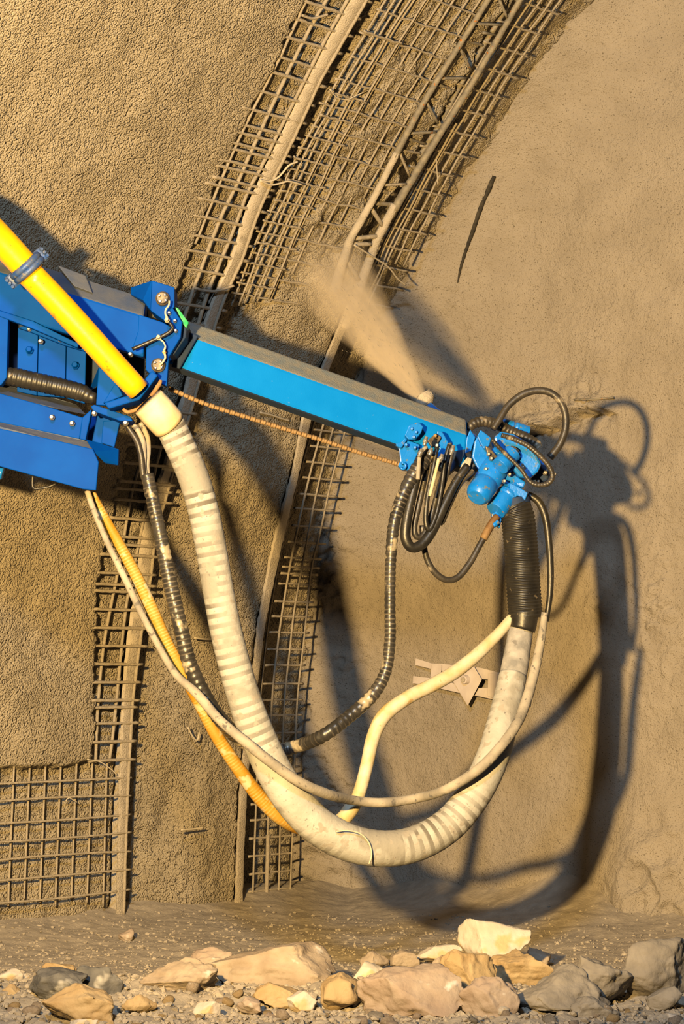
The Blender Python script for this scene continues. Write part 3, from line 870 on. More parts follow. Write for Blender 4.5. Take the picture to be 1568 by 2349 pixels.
# ------------------------------------------------------------------ MACHINE: light blue boom extension
DB = 10.3
ext = thing('boom_extension', P(720, 1000, DB + 0.15), 'light blue hexagonal telescopic boom arm with a dusty upper face', 'boom arm')
def sec(x, yt, dd=0.0):
    return [(x, yt, DB + dd), (x - 5, yt + 38, DB + dd), (x - 10, yt + 76, DB + dd), (x - 8, yt + 90, DB + .08 + dd), (x - 2, yt + 78, DB + .27 + dd),
            (x + 4, yt - 26, DB + .27 + dd), (x - 4, yt - 36, DB + .10 + dd)]
yt_ = lambda x: 777 + 0.355 * (x - 449)
loft('beam', [sec(340, yt_(340)), sec(1072, yt_(1072))], ['lblue', 'lblue_dust', 'shade_blue'], [0, 0, 2, 2, 2, 1, 1], ext, 0.012)  # underside and back get the darker blue: painted shade
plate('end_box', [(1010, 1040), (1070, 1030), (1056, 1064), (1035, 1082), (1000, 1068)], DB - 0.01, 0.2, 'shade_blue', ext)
plate('end_plate', [(1078, 985), (1090, 1003), (1080, 1034), (1066, 1040), (1070, 1004)], DB - 0.012, 0.25, 'lblue_worn', ext)
plate('dark_strip', [(430, 760), (455, 770), (412, 846), (392, 842)], DB - 0.006, 0.02, 'shade_blue', ext)  # dark strip across the beam beside the collar
# bracket that anchors the chain
hb = [(907, 1018), (915, 1030), (918, 1058), (912, 1068), (922, 1078), (942, 1080), (948, 1062), (958, 1040), (962, 1020), (932, 1008)]
cbr = plate('chain_bracket', hb, DB - 0.05, 0.05, 'lblue_worn', ext)
plate('bracket_lug', [(928, 998), (938, 975), (958, 968), (970, 978), (966, 992), (952, 1008), (936, 1008)], DB - 0.08, 0.10, 'lblue_worn', ext)
plate('bracket_rib', [(906, 1022), (920, 1028), (934, 1008), (928, 1004), (916, 1020)], DB - 0.075, 0.03, 'lblue_worn', ext)
for x, y, r in ((931, 1021, 4), (951, 1027, 4), (954, 992, 4), (948, 1003, 5), (944, 984, 4)):
    bolt(x, y, DB - 0.075, r, cbr, 'lblue_worn')
hk = [PM(924 + 6 * math.cos(a), 1069 + 7 * math.sin(a), DB - 0.07) for a in np.linspace(-2.2, 2.6, 9)]
poly_bar('hook', hk, 0.006, 'lblue_worn', ext, 0, 8, 0, 0.01)
plate('hose_clamp_plate', [(1003, 987), (1015, 992), (1028, 1015), (1024, 1036), (996, 1066), (990, 1058), (1008, 1030), (1000, 1005)], DB - 0.09, 0.06, 'lblue_worn', ext)
plate('hose_clamp_jaw', [(980, 1010), (1000, 993), (1012, 1003), (1002, 1020), (990, 1026)], DB - 0.11, 0.05, 'greasy', ext)
bolt(1001, 1022, DB - 0.10, 5, ext); bolt(998, 1000, DB - 0.12, 4, ext, 'rust')

# ------------------------------------------------------------------ MACHINE: dark blue boom
DD = 10.12
bm_ = thing('main_boom', P(150, 950, DD + 0.2), 'dark blue main boom with guards, collar and pin lugs at the left edge', 'boom')
def sec2(x, yt, yb):
    return [(x, yt, DD), (x, (yt + yb) / 2, DD), (x, yb, DD), (x + 2, yb + 4, DD + .1), (x + 6, yb, DD + .42), (x + 12, yt - 38, DD + .42), (x + 6, yt - 40, DD + .13)]
fl = lambda x: 620 + 0.318 * x
fb = lambda x: 715 + 0.327 * x
loft('boom_body', [sec2(-110, fl(-110), fb(-110)), sec2(330, fl(330), fb(330) - 3)], ['dblue', 'dblue_dust', 'shade_blue'], [0, 0, 0, 2, 2, 1, 1], bm_, 0.01)  # boom underside and back are coloured darker, as shade
plate('end_cheek', [(318, fl(318)), (373, 739), (392, 750), (380, 770), (303, 800), (316, 760)], DD - 0.006, 0.3, 'dblue', bm_)
plate('recess_cover', [(132, 608), (196, 632), (212, 672), (170, 656)], [DD + .10, DD + .10, DD + 0.02, DD + .02], 0.02, 'dblue_dust', bm_)
plate('back_wall', [(-60, 690), (330, 790), (330, 930), (-60, 900)], DD + 0.34, 0.05, 'shade_blue', bm_)  # recess back coloured dark to stand for its shade
ipan = []
for pts in ([(41, 752), (87, 765), (84, 907), (39, 898)], [(88.5, 765.5), (151, 787), (149, 912), (85.5, 907)], [(152.5, 787.5), (197, 803), (194, 926), (150.5, 913)]):
    ipan.append(plate('inner_panel', pts, DD + 0.13, 0.03, 'dblue', bm_, 0.003))
plate('panel_lip', [(41, 752), (62, 745), (160, 785), (197, 800), (196, 806), (150, 793), (66, 760)], DD + 0.08, 0.04, 'dblue', bm_)
plate('left_cheek', [(-90, 690), (0, 720), (19, 727), (15, 866), (2, 884), (-90, 880)], DD - 0.03, 0.06, 'dblue', bm_)
plate('lower_lip', [(-90, 690), (0, 712), (75, 736), (180, 788), (178, 798), (70, 752), (0, 726), (-90, 700)], DD - 0.04, 0.05, 'dblue', bm_)
for x, y, r, pp in ((68, 803, 7.5, 0), (173, 838, 7.5, 2)):
    bolt(x, y, DD + 0.115, r, ipan[pp], 'dblue', 'bolt', 0.035)
for x, y, r in ((67, 755, 4), (93, 783, 5), (138, 780, 4), (3, 711, 4)):
    bolt(x, y, DD + 0.06, r, bm_, 'steel')
# lower guard tray
tflange = plate('tray_flange', [(-70, 880), (13, 906), (100, 930), (190, 958), (182, 1007), (0, 969), (-70, 950)], DD - 0.02, 0.03, 'dblue', bm_)
plate('tray_shelf', [(-70, 862), (15, 884), (110, 908), (175, 928), (196, 950), (100, 932), (13, 908), (-70, 884)], [DD + .22, DD + .22, DD + .22, DD + .22, DD - .01, DD - .01, DD - .01, DD - .01], 0.02, 'dblue_dust', bm_)
plate('tray_skirt_bend', [(-70, 950), (0, 969), (182, 1007), (204, 1014), (214, 1034), (120, 1010), (0, 985), (-70, 968)], [DD - .02, DD - .02, DD - .02, DD - .02, DD - .10, DD - .10, DD - .10, DD - .10], 0.03, 'dblue_dust', bm_)
plate('tray_skirt', [(-70, 966), (0, 983), (120, 1008), (213, 1030), (226, 1060), (220, 1125), (190, 1122), (0, 1070), (-70, 1052)], DD - 0.10, 0.03, 'dblue', bm_)
plate('tray_end', [(196, 1007), (272, 1030), (271, 1067), (240, 1062), (214, 1036)], [DD - .05, DD + .05, DD + .05, DD - .0, DD - .09], 0.05, 'dblue', bm_)
plate('box_post', [(188, 958), (210, 938), (206, 962), (196, 1010), (182, 1007)], DD - 0.03, 0.06, 'dblue', bm_)
plate('box_side', [(236, 966), (276, 962), (262, 1026), (232, 1016)], DD + 0.08, 0.04, 'dblue', bm_)
plate('box_back', [(200, 950), (276, 962), (262, 1026), (194, 1008)], DD + 0.16, 0.03, 'dblue', bm_)
plate('box_cover', [(208, 932), (216, 928), (300, 956), (304, 966), (276, 966), (214, 943)], [DD - .05, DD - .05, DD - .05, DD - .05, DD - .05, DD - .05], 0.18, 'dblue', bm_)
for x, y, r in ((119, 957, 5.5), (165, 971, 5.5), (216, 948, 5.5), (288, 970, 5.5)):
    bolt(x, y, DD - 0.05, r, tflange if x < 200 else bm_, 'steel')
plate('gusset', [(226, 842), (242, 850), (268, 882), (245, 930), (220, 929)], DD - 0.02, 0.03, 'dblue', bm_)
plate('gusset_web', [(226, 842), (228, 880), (208, 896), (206, 890)], [DD - .02, DD - .02, DD + .2, DD + .2], 0.02, 'dblue', bm_)
hold = [(238, 924), (304, 903), (348, 850), (362, 861), (320, 917), (249, 938)]
plate('pipe_holder', hold, DD - 0.16, 0.15, 'dblue', bm_, 0.006)
plate('holder_arm', [(236, 925), (262, 882), (270, 884), (282, 908), (252, 920)], DD - 0.08, 0.05, 'dblue', bm_)
cylinder('side_cylinder', PM(-290, 1015, DD + 0.1), PM(7, 1086, DD + 0.1), 0.03, 0.03, 'lblue_worn', bm_, 20, 0.005)
# head box with fold
plate('head_box_side', [(300, 659), (348, 643), (345, 712), (328, 690), (300, 676)], [DD + .10, DD - .03, DD - .03, DD + .0, DD + .10], 0.12, 'dblue', bm_)
plate('head_box_front', [(348, 643), (400, 659), (400, 705), (388, 712), (379, 737), (345, 712)], DD - 0.03, 0.18, 'dblue', bm_)
collar = plate('collar', [(389, 707), (396, 706), (418, 739), (414, 774), (387, 819), (382, 886), (363, 877), (334, 848), (335, 797), (345, 790), (383, 771), (395, 752), (384, 735)], DD - 0.05, 0.06, 'dblue', bm_)
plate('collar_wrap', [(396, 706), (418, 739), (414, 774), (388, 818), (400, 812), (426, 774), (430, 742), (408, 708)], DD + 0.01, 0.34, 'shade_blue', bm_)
strip = plate('wear_pad', [(401, 704), (408, 706), (433, 740), (427, 753), (420, 744), (412, 726)], DD - 0.02, 0.10, 'green', bm_)
strip['label'] = 'green plastic wear pad'
for x, y, r in ((388, 718, 3.5), (401, 736, 3.5), (403, 759, 3.5)):
    bolt(x, y, DD - 0.065, r, collar, 'steel')
for k, (x, y, r) in enumerate(((373, 685, 17), (363, 838, 17))):
    p = P(x, y, DD - 0.04 - 0.02 * k)
    rr = r * DD / F
    pin = cylinder('pin', p + Vector((0, .03, 0)), p - Vector((0, .025, 0)), rr, rr * 0.94, 'greasy', bm_, 26, 0.004, [(0, 1), (0.7, 1), (0.72, .85), (1, .82)])
    for a in (0.6, 2.2, 3.8, 5.4):
        bolt(x + 9 * math.cos(a), y + 9 * math.sin(a), DD - 0.066 - 0.02 * k, 2.6, pin, 'steel')
hose('cable', [(303, 801, 4.5), (325, 792, 4.5), (352, 780, 4.5), (372, 771, 4.5), (388, 762, 4.5), (396, 752, 4), (390, 742, 3.5), (384, 736, 3)], DD - 0.09, 'rubber', bm_, 10)
hose('safety_wire', [(388, 690, 2.2), (387, 700, 2.2), (380, 710, 2.2), (379, 720, 2.2), (384, 730, 3)], DD - 0.10, 'wire', bm_, 8, 0.01)
hose('safety_wire', [(364, 776, 2), (374, 784, 2), (379, 795, 2), (376, 806, 3), (379, 820, 2.4), (372, 832, 2.4), (366, 838, 2.4)], DD - 0.10, 'wire', bm_, 8, 0.01)
bolt(364, 774, DD - 0.10, 5, bm_, 'wire', 'cable_tie', 0.03); bolt(383, 734, DD - 0.10, 5, bm_, 'wire', 'cable_tie', 0.03); bolt(299, 813, DD - 0.02, 5, bm_, 'steel')
t = bolt(376, 807, DD - 0.11, 3.5, bm_, 'yellow', 'yellow_tag', 0.01)
hose('lifting_handle', [(75, 1090, 2.6), (74, 1108, 2.6), (76, 1119, 2.6), (86, 1121, 2.6), (110, 1117, 2.6), (128, 1110, 2.6)], DD - 0.03, 'rubber', bm_, 8, 0.01)
hose('rope_wrap', [(282, 938, 4), (292, 945, 4.5), (315, 938, 4.5), (340, 918, 4.5), (360, 893, 4.5), (366, 880, 4)], DD - 0.10, 'brown', bm_, 10, 0.01, None, 0.2)
hose('rope_wrap', [(345, 908, 4), (356, 895, 5), (366, 880, 5), (368, 872, 4)], DD - 0.14, 'brown', bm_, 10, 0.01, None, 0.2)
hose('seal_ring', [(310, 944, 9), (335, 930, 10), (355, 908, 10), (368, 886, 8)], DD - 0.02, 'rubber', bm_, 12, 0.015)

tag(hose('corrugated_hose', [(10, 862, 18), (30, 864, 22), (75, 874, 22), (120, 884, 22), (160, 893, 21), (190, 902, 20), (205, 910, 16), (218, 914, 13)], DD + 0.03, 'rubber', None, 18, 0.006, (0.023, 0.10, 1.5)),
    'short brown-black corrugated hose inside the dark blue boom frame', 'hose')

# yellow delivery pipe, its clamp
pipe = thing('delivery_pipe', P(302, 880, 9.95), 'bright yellow steel concrete pipe running diagonally over the blue boom', 'pipe')
hose('upper_pipe', [(-230, 640, 36, 9.4), (-215, 560, 36, 9.42), (-165, 505, 36, 9.46), (-95, 485, 36, 9.52), (-50, 503, 35.5, 9.60), (-12, 537, 35, 9.66), (40, 592, 33.5, 9.71), (72, 628, 33, 9.74)], 9.7, 'yellow', pipe, 32, 0.05)  # unseen bend past the left edge, shaped to keep the pipe's shadow short
hose('lower_pipe', [(66, 626, 31.5, 9.74), (130, 692, 31, 9.79), (200, 768, 30, 9.84), (270, 845, 28.5, 9.89), (318, 896, 27, 9.93)], 9.8, 'yellow', pipe, 32, 0.05)
ccl = P(62, 614, 9.73)
ax = (P(130, 692, 9.79) - P(0, 549, 9.69)).normalized()
clamp = thing('pipe_clamp', ccl, 'scuffed blue coupling clamp around the yellow pipe', 'clamp')
x_ = ax.cross(Vector((0, 1, 0))).normalized(); y_ = ax.cross(x_).normalized()
for nm, off, rr, rt in (('clamp_ring', -0.012, 0.068, 0.016), ('clamp_ring', 0.012, 0.068, 0.016)):
    ring = [ccl + ax * off + (x_ * math.cos(a) + y_ * math.sin(a)) * rr for a in np.linspace(0, 2 * math.pi, 33)]
    v, f, u = tube_geo(np.array([tuple(p) for p in ring]), np.full(33, rt), 10)
    link_mesh(nm, v, f, MT['clamp'], clamp, True, u)
for sgn in (1, -1):
    e = ccl + x_ * sgn * 0.082 - y_ * 0.02
    ear = rod('clamp_ear', e - ax * 0.03, e + ax * 0.03, 0.024, 'clamp', clamp, 10, 0.1, 3, 3)
    for q in (-0.018, 0.0, 0.018):
        cylinder('clamp_bolt', e + ax * q - y_ * 0.03, e + ax * q + y_ * 0.03 + x_ * sgn * 0.02, 0.008, 0.008, 'clamp', ear, 8, 0.001)

# ------------------------------------------------------------------ hoses
wh = thing('concrete_hose', P(860, 1985, 10.0), 'thick dirty white concrete hose hanging in a big loop under the boom', 'hose')
hose('hose_body', [(385, 965, 36, 9.98), (402, 1000, 36), (438, 1080, 36), (466, 1170, 36), (486, 1270, 36), (503, 1370, 36), (521, 1460, 37), (550, 1570, 38), (588, 1680, 40),
                   (640, 1790, 42), (706, 1875, 43), (780, 1925, 43), (860, 1946, 42), (945, 1938, 41), (1025, 1895, 40), (1085, 1825, 39), (1128, 1740, 38), (1156, 1640, 35, 10.08),
                   (1176, 1550, 32, 10.16)], 10.0, 'white_hose', wh, 28, 0.012, (0.0455, 0.012, 2))
hose('upper_length', [(1166, 1600, 30, 10.12), (1174, 1560, 30.5, 10.15), (1181, 1525, 31, 10.18), (1190, 1470, 29, 10.23), (1197, 1425, 28, 10.26), (1201, 1390, 27, 10.26)], 10.2, 'hose_grey', wh, 28, 0.012)
hose('hose_end', [(340, 922, 40, 9.94), (352, 935, 41, 9.95), (372, 957, 41, 9.96), (388, 975, 40, 9.98)], 9.95, 'ferrule', wh, 28, 0.02)
wr = [(846, 1982), (852, 1960), (845, 1932), (825, 1912), (795, 1905), (770, 1908)]
hose('tie_wire', [(x, y, 2.0) for x, y in wr], 9.895, 'wire', wh, 6, 0.02)
sl = thing('corrugated_sleeve', P(1205, 1415, 10.25), 'black corrugated rubber sleeve hanging from the spray head', 'sleeve')
hose('sleeve_body', [(1178, 1160, 34), (1184, 1175, 39), (1190, 1210, 40), (1196, 1280, 40), (1200, 1350, 40), (1204, 1405, 40), (1205, 1418, 38)], 10.25, 'rubber', sl, 36, 0.0022, (0.0165, 0.055, 1.2))
hose('inner_cuff', [(1203, 1400, 32), (1200, 1430, 31), (1197, 1444, 30)], 10.235, 'rubber', sl, 24, 0.02)

tag(hose('spiral_hose', [(337, 1088, 15), (346, 1130, 16), (357, 1180, 16), (376, 1270, 17), (395, 1360, 18), (414, 1440, 18), (434, 1520, 18), (466, 1590, 18), (505, 1650, 18), (560, 1702, 17, 10.25),
                         (615, 1720, 17, 10.3), (670, 1715, 16, 10.3), (740, 1688, 16), (805, 1640, 16), (856, 1592, 16), (884, 1540, 14), (894, 1470, 13.5), (894, 1390, 13), (895, 1300, 13),
                         (902, 1210, 14), (918, 1150, 15), (943, 1098, 17), (968, 1060, 18), (985, 1035, 16)], 10.12, 'spiral', None, 18, 0.0085, (0.03, 0.12, 2)),
    'long black spiral-wrapped hose dipping behind the white hose and back up', 'hose')
yh = thing('water_hose', P(700, 1900, 10.25), 'slim yellow hose sweeping under the white hose and turning cream on the right', 'hose')
hose('yellow_length', [(210, 1130, 9, 10.2), (238, 1184, 11), (270, 1243, 13), (308, 1313, 14), (346, 1393, 15), (378, 1465, 14), (415, 1535, 14), (455, 1610, 14), (498, 1690, 15), (548, 1765, 16),
                       (598, 1832, 17), (650, 1880, 17), (710, 1905, 16, 10.3), (760, 1896, 15, 10.3), (785, 1882, 15)], 10.22, 'yellow_hose', yh, 18, 0.02)
hose('cream_length', [(770, 1890, 15), (795, 1868, 16), (815, 1840, 15), (828, 1805, 15), (842, 1750, 15), (856, 1690, 16), (882, 1640, 17), (935, 1600, 16), (990, 1572, 16), (1045, 1540, 16),
                      (1095, 1500, 15), (1140, 1456, 13), (1172, 1420, 12), (1185, 1405, 10)], 10.24, 'cream_hose', yh, 18, 0.02)
hose('joint_sleeve', [(785, 1882, 17), (803, 1858, 18), (815, 1838, 17)], 10.23, 'cream_hose', yh, 18, 0.02)
tag(hose('grey_hose', [(200, 1126, 7), (214, 1168, 7), (245, 1242, 7), (284, 1322, 8), (321, 1400, 8), (361, 1477, 8), (402, 1546, 9), (450, 1590, 11, 10.02), (500, 1648, 11, 9.96), (560, 1700, 12, 9.86), (620, 1748, 12, 9.84), (680, 1790, 12, 9.84),
                       (745, 1820, 12, 9.9), (810, 1836, 11, 10.1), (880, 1841, 11), (950, 1832, 11), (1020, 1812, 11, 9.95), (1090, 1770, 12, 9.86), (1140, 1722, 12, 9.86), (1185, 1660, 12, 9.92), (1212, 1590, 12, 10.05), (1230, 1520, 11), (1243, 1450, 9), (1249, 1405, 8)], 10.12, 'grey_hose', None, 14, 0.015, None, 0.05),
    'thin grey dusty hose crossing in front of the white hose loop', 'hose')
tag(hose('black_hose', [(1210, 1134, 8), (1234, 1150, 9), (1250, 1185, 9), (1258, 1240, 8), (1262, 1310, 8), (1260, 1370, 7), (1252, 1425, 6)], 10.3, 'rubber', None, 12, 0.02),
    'slim black hose hanging to the right of the corrugated sleeve', 'hose')
# hoses under the pipe holder
for k, (pts, lab) in enumerate((([(290, 975, 6), (300, 990, 6), (315, 1015, 7), (324, 1050, 7), (328, 1090, 7), (336, 1110, 6)], 'leftmost thin dusty hose feeding the spiral hose under the boom'),
                                ([(306, 975, 6), (318, 990, 6.5), (327, 1010, 6.5), (330, 1040, 6.5), (330, 1075, 6.5), (336, 1110, 6)], 'middle thin tan hose feeding the spiral hose under the boom'),
                                ([(322, 970, 5.5), (332, 988, 6), (339, 1008, 6), (340, 1035, 6), (337, 1070, 6), (342, 1110, 6)], 'rightmost thin tan hose feeding the spiral hose under the boom'))):
    tag(hose('feed_hose', pts, 10.12 + 0.02 * k, 'grey_hose' if k else 'rubber_dust', None, 10, 0.012, None, 0.05), lab, 'hose', 'feed hoses under the boom')
# bundle at the boom end
B = [([(970, 1040, 9), (958, 1085, 10), (944, 1140, 11), (932, 1195, 12), (930, 1235, 12), (944, 1256, 12), (968, 1248, 12), (992, 1215, 12), (1018, 1160, 11), (1046, 1105, 10), (1072, 1068, 9)], 10.12, 'rubber', 'thickest black hose in the drooping bundle at the boom tip'),
     ([(985, 1030, 6), (975, 1090, 6.5), (960, 1160, 7), (950, 1210, 7), (956, 1232, 7), (972, 1225, 7), (990, 1180, 7), (1006, 1120, 6.5), (1024, 1060, 6)], 10.16, 'rubber_dust', 'dust-streaked hose inside the drooping bundle at the boom tip'),
     ([(1002, 1026, 5), (992, 1080, 5.5), (980, 1140, 5.5), (976, 1195, 6), (984, 1215, 6), (1000, 1180, 5.5), (1012, 1120, 5), (1020, 1060, 5), (1030, 1020, 5)], 10.10, 'rubber', 'innermost short hose of the drooping bundle at the boom tip'),
     ([(1030, 1016, 5), (1036, 1036, 5), (1028, 1075, 5), (1012, 1130, 5.5), (1004, 1180, 6), (1012, 1200, 6), (1030, 1160, 6), (1055, 1110, 6), (1085, 1080, 6)], 10.14, 'rubber_dust', 'right-hand loop of the drooping bundle at the boom tip'),
     ([(978, 1024, 4.5), (964, 1040, 4.5), (960, 1070, 5), (958, 1100, 5)], 10.04, 'grey_hose', 'short pale hose end clipped at the boom tip bracket')]
for pts, d, mt, lab in B:
    tag(hose('bundle_hose', pts, d, mt, None, 12, 0.015), lab, 'hose', 'hose bundle at the boom tip')
tag(hose('cream_striped_hose', [(1006, 1052, 4), (1000, 1078, 4), (992, 1110, 4.5), (985, 1138, 4)], 10.02, 'cream_hose', None, 10, 0.015), 'cream-yellow hose end catching the light in the bundle', 'hose')
for x0, y0, x1, y1 in ((978, 1002, 972, 1022), (967, 1030, 960, 1048), (990, 1028, 984, 1044), (1040, 1022, 1033, 1044), (1014, 1042, 1008, 1060)):
    o = cylinder('hose_fitting', PM(x0, y0, 10.03), PM(x1, y1, 10.03), 0.011, 0.011, 'steel', None, 8, 0.001, [(0, .8), (.3, .8), (.32, 1.1), (.7, 1.1), (.72, .8), (1, .8)])
    tag(o, {978: 'upper steel hose fitting at the clamp jaw', 967: 'leftmost steel hose fitting at the boom tip', 990: 'bright steel hose fitting below the clamp bolt', 1040: 'rightmost steel hose fitting at the boom tip', 1014: 'lowest steel hose fitting on the striped hose'}[x0], 'fitting', 'steel hose fittings at the boom tip')
lp = thing('drain_hose', P(1035, 1330, 10.22), 'thin black hose drooping in a U with a rusty end fitting', 'hose')
hose('hose_body', [(968, 1205, 6.5), (970, 1240, 7), (978, 1280, 7), (996, 1312, 7.5), (1022, 1330, 7.5), (1050, 1324, 7.5), (1078, 1290, 7.5), (1100, 1250, 7), (1116, 1222, 7)], 10.22, 'rubber_dust', lp, 12, 0.015)
hose('end_fitting', [(1108, 1236, 9), (1120, 1214, 9.5), (1132, 1194, 9), (1140, 1184, 8)], 10.21, 'rust', lp, 12, 0.02)
tag(hose('loop_hose', [(1130, 985, 7), (1145, 962, 8), (1166, 930, 8), (1198, 905, 8.5), (1232, 896, 8.5), (1262, 901, 8.5), (1284, 920, 8.5), (1296, 950, 8.5), (1296, 985, 8.5), (1284, 1018, 8.5), (1270, 1038, 9), (1260, 1050, 9.5)], 10.34, 'rubber_dust', None, 14, 0.015),
    'black hose arching in a high loop above the spray head', 'hose')

# ------------------------------------------------------------------ chain
ch = thing('drag_chain', P(660, 990, 10.55), 'rusty roller chain stretched below the light blue boom', 'chain')
cp, _ = hose_path([(392, 893, 4), (470, 926, 4), (560, 955, 4), (650, 983, 4), (740, 1010, 4), (830, 1040, 4), (922, 1067, 4)], 10.36, 0.002)
al = np.concatenate([[0], np.cumsum(np.linalg.norm(np.diff(cp, axis=0), axis=1))])
pitch = 0.0255
link_me = []
for k in range(2):
    bm = bmesh.new()
    r, hl = (0.0125, 0.0125) if k == 0 else (0.0100, 0.0115)
    rings = [(-hl, r * .55), (-hl * .8, r), (-hl * .25, r), (0, r * .82), (hl * .25, r), (hl * .8, r), (hl, r * .55)]
    vs_ = [[bm.verts.new((x, rr * math.cos(2 * math.pi * j / 10) * (0.75 if k else 1), rr * math.sin(2 * math.pi * j / 10))) for j in range(10)] for x, rr in rings]
    for a, b in zip(vs_[:-1], vs_[1:]):
        for j in range(10):
            bm.faces.new((a[j], a[(j + 1) % 10], b[(j + 1) % 10], b[j]))
    bm.faces.new(vs_[0][::-1]); bm.faces.new(vs_[-1])
    me = bpy.data.meshes.new('link'); bm.to_mesh(me); bm.free(); me.shade_smooth(); me.materials.append(MT['rust']); link_me.append(me)
i = 0
d = 0.0
while d < al[-1]:
    p = np.array([np.interp(d, al, cp[:, q]) for q in range(3)])
    p2 = np.array([np.interp(min(d + 0.01, al[-1] + 0.01), al, cp[:, q]) for q in range(3)])
    o = bpy.data.objects.new('link', link_me[i % 2])
    COL.objects.link(o)
    o.parent = ch
    o.location = Vector(p) - ORG[ch.name]
    tv = Vector(p2 - p) if np.linalg.norm(p2 - p) > 1e-6 else Vector((0.95, 0, -.3))
    o.rotation_euler = tv.to_track_quat('X', 'Z').to_euler()
    i += 1
    d += pitch

# ------------------------------------------------------------------ spray head
DH = 10.28
hd = thing('spray_head', P(1170, 1180, DH), 'light blue spray nozzle head with motor and gear housing at the boom tip', 'spray head')
def cyl_px(name, x0, y0, d0, x1, y1, d1, r0, r1, mat, rings=None, segs=28):
    return cylinder(name, PM(x0, y0, d0), PM(x1, y1, d1), r0 * d0 / F, r1 * d1 / F, mat, hd, segs, 0.003, rings)
motor = cyl_px('motor', 1092, 1142, DH - 0.12, 1140, 1066, DH - 0.02, 31, 33, 'lblue_worn', [(0, .72), (.06, .92), (.12, 1), (.42, 1), (.43, .97), (.46, .97), (.47, 1.0), (1, 1)])
cyl_px('motor_flange', 1140, 1068, DH - 0.02, 1146, 1058, DH, 42, 42, 'lblue_worn', None, 8)
plate('left_fork', [(1088, 1012), (1096, 998), (1110, 1004), (1118, 1038), (1128, 1052), (1110, 1084), (1096, 1078), (1082, 1048)], DH - 0.03, 0.16, 'lblue_worn', hd, 0.008)
plate('top_lug', [(1094, 1000), (1102, 986), (1126, 1004), (1122, 1022), (1110, 1030), (1100, 1014)], DH - 0.07, 0.07, 'lblue_worn', hd)
plate('gear_housing', [(1132, 1002), (1144, 992), (1178, 998), (1218, 1022), (1242, 1064), (1234, 1082), (1216, 1098), (1190, 1094), (1160, 1056), (1138, 1026)], DH - 0.10, 0.22, 'lblue_worn', hd, 0.012)
plate('housing_skirt', [(1234, 1062), (1258, 1070), (1258, 1100), (1236, 1112), (1212, 1096), (1228, 1080)], DH + 0.03, 0.12, 'shade_blue', hd, 0.01)
plate('housing_rim', [(1134, 1000), (1148, 990), (1178, 996), (1218, 1020), (1254, 1066), (1262, 1090), (1250, 1108), (1246, 1070), (1212, 1030), (1174, 1004), (1146, 1000)], DH + 0.10, 0.06, 'lblue_worn', hd)
cyl_px('swivel_drum', 1146, 1070, DH - 0.155, 1176, 1038, DH - 0.125, 22, 22, 'lblue_worn', [(0, 1), (.30, 1), (.32, .94), (.36, .94), (.38, 1), (.96, 1), (1, .9)])
cyl_px('drum_cap', 1174, 1040, DH - 0.127, 1181, 1031, DH - 0.12, 15, 14, 'greasy')
plate('drum_web', [(1148, 1060), (1176, 1060), (1188, 1040), (1190, 1056), (1178, 1078), (1164, 1084)], DH - 0.08, 0.07, 'lblue_worn', hd)
plate('lower_fork', [(1116, 1062), (1150, 1076), (1180, 1088), (1206, 1106), (1200, 1120), (1176, 1112), (1150, 1110), (1124, 1092)], DH - 0.05, 0.10, 'lblue_worn', hd, 0.008)
plate('greasy_web', [(1112, 1022), (1124, 1028), (1146, 1054), (1142, 1070), (1128, 1056), (1118, 1040)], DH - 0.09, 0.05, 'greasy', hd)
cyl_px('elbow', 1136, 1172, DH - 0.06, 1178, 1118, DH - 0.01, 27, 24, 'lblue_worn', [(0, .9), (.1, 1), (.55, 1), (.57, 1.12), (.7, 1.12), (.72, 1), (1, .95)])
plate('elbow_clamp', [(1170, 1108), (1188, 1116), (1210, 1130), (1204, 1148), (1196, 1142), (1186, 1136), (1176, 1150), (1164, 1146)], DH - 0.08, 0.08, 'lblue_worn', hd)
cyl_px('sleeve_collar', 1182, 1142, DH - 0.02, 1186, 1172, DH - 0.02, 33, 36, 'shade_blue')
plate('valve_body', [(1128, 1178), (1140, 1172), (1150, 1190), (1146, 1212), (1138, 1204), (1126, 1200)], DH - 0.06, 0.07, 'lblue_worn', hd)
cyl_px('valve_handle', 1130, 1206, DH - 0.08, 1142, 1196, DH - 0.08, 7, 7, 'lblue_worn', None, 10)
for x, y, r in ((1149, 1080, 4.5), (1168, 1088, 4), (1137, 1095, 4), (1156, 1104, 4), (1114, 1076, 4), (1250, 1085, 5), (1270, 1088, 5), (1233, 1104, 4), (1232, 1062, 3), (1120, 1042, 4), (1126, 1052, 4)):
    bolt(x, y, DH - 0.10 if x < 1200 else DH + 0.0, r, hd, 'steel')
for x in (1184, 1196):
    cyl_px('hose_fitting', x, 1064, DH - 0.10, x + 10, 1082, DH - 0.09, 5, 4.5, 'steel', [(0, .8), (.3, .8), (.32, 1.1), (.7, 1.1), (.72, .8), (1, .8)], 10)
cyl_px('back_motor', 1150, 972, DH + 0.20, 1212, 990, DH + 0.22, 15, 14, 'lblue_worn', [(0, .8), (.1, 1), (.4, 1), (.42, .85), (.5, .85), (.52, 1), (1, .9)])
plate('drive_guard', [(1060, 1062), (1072, 1048), (1082, 1052), (1076, 1078), (1058, 1092), (1050, 1086)], DH - 0.03, 0.06, 'crust', hd)
hose('boot', [(1066, 1098, 12), (1078, 1080, 15), (1086, 1066, 15)], DH + 0.04, 'rubber', hd, 14, 0.01)
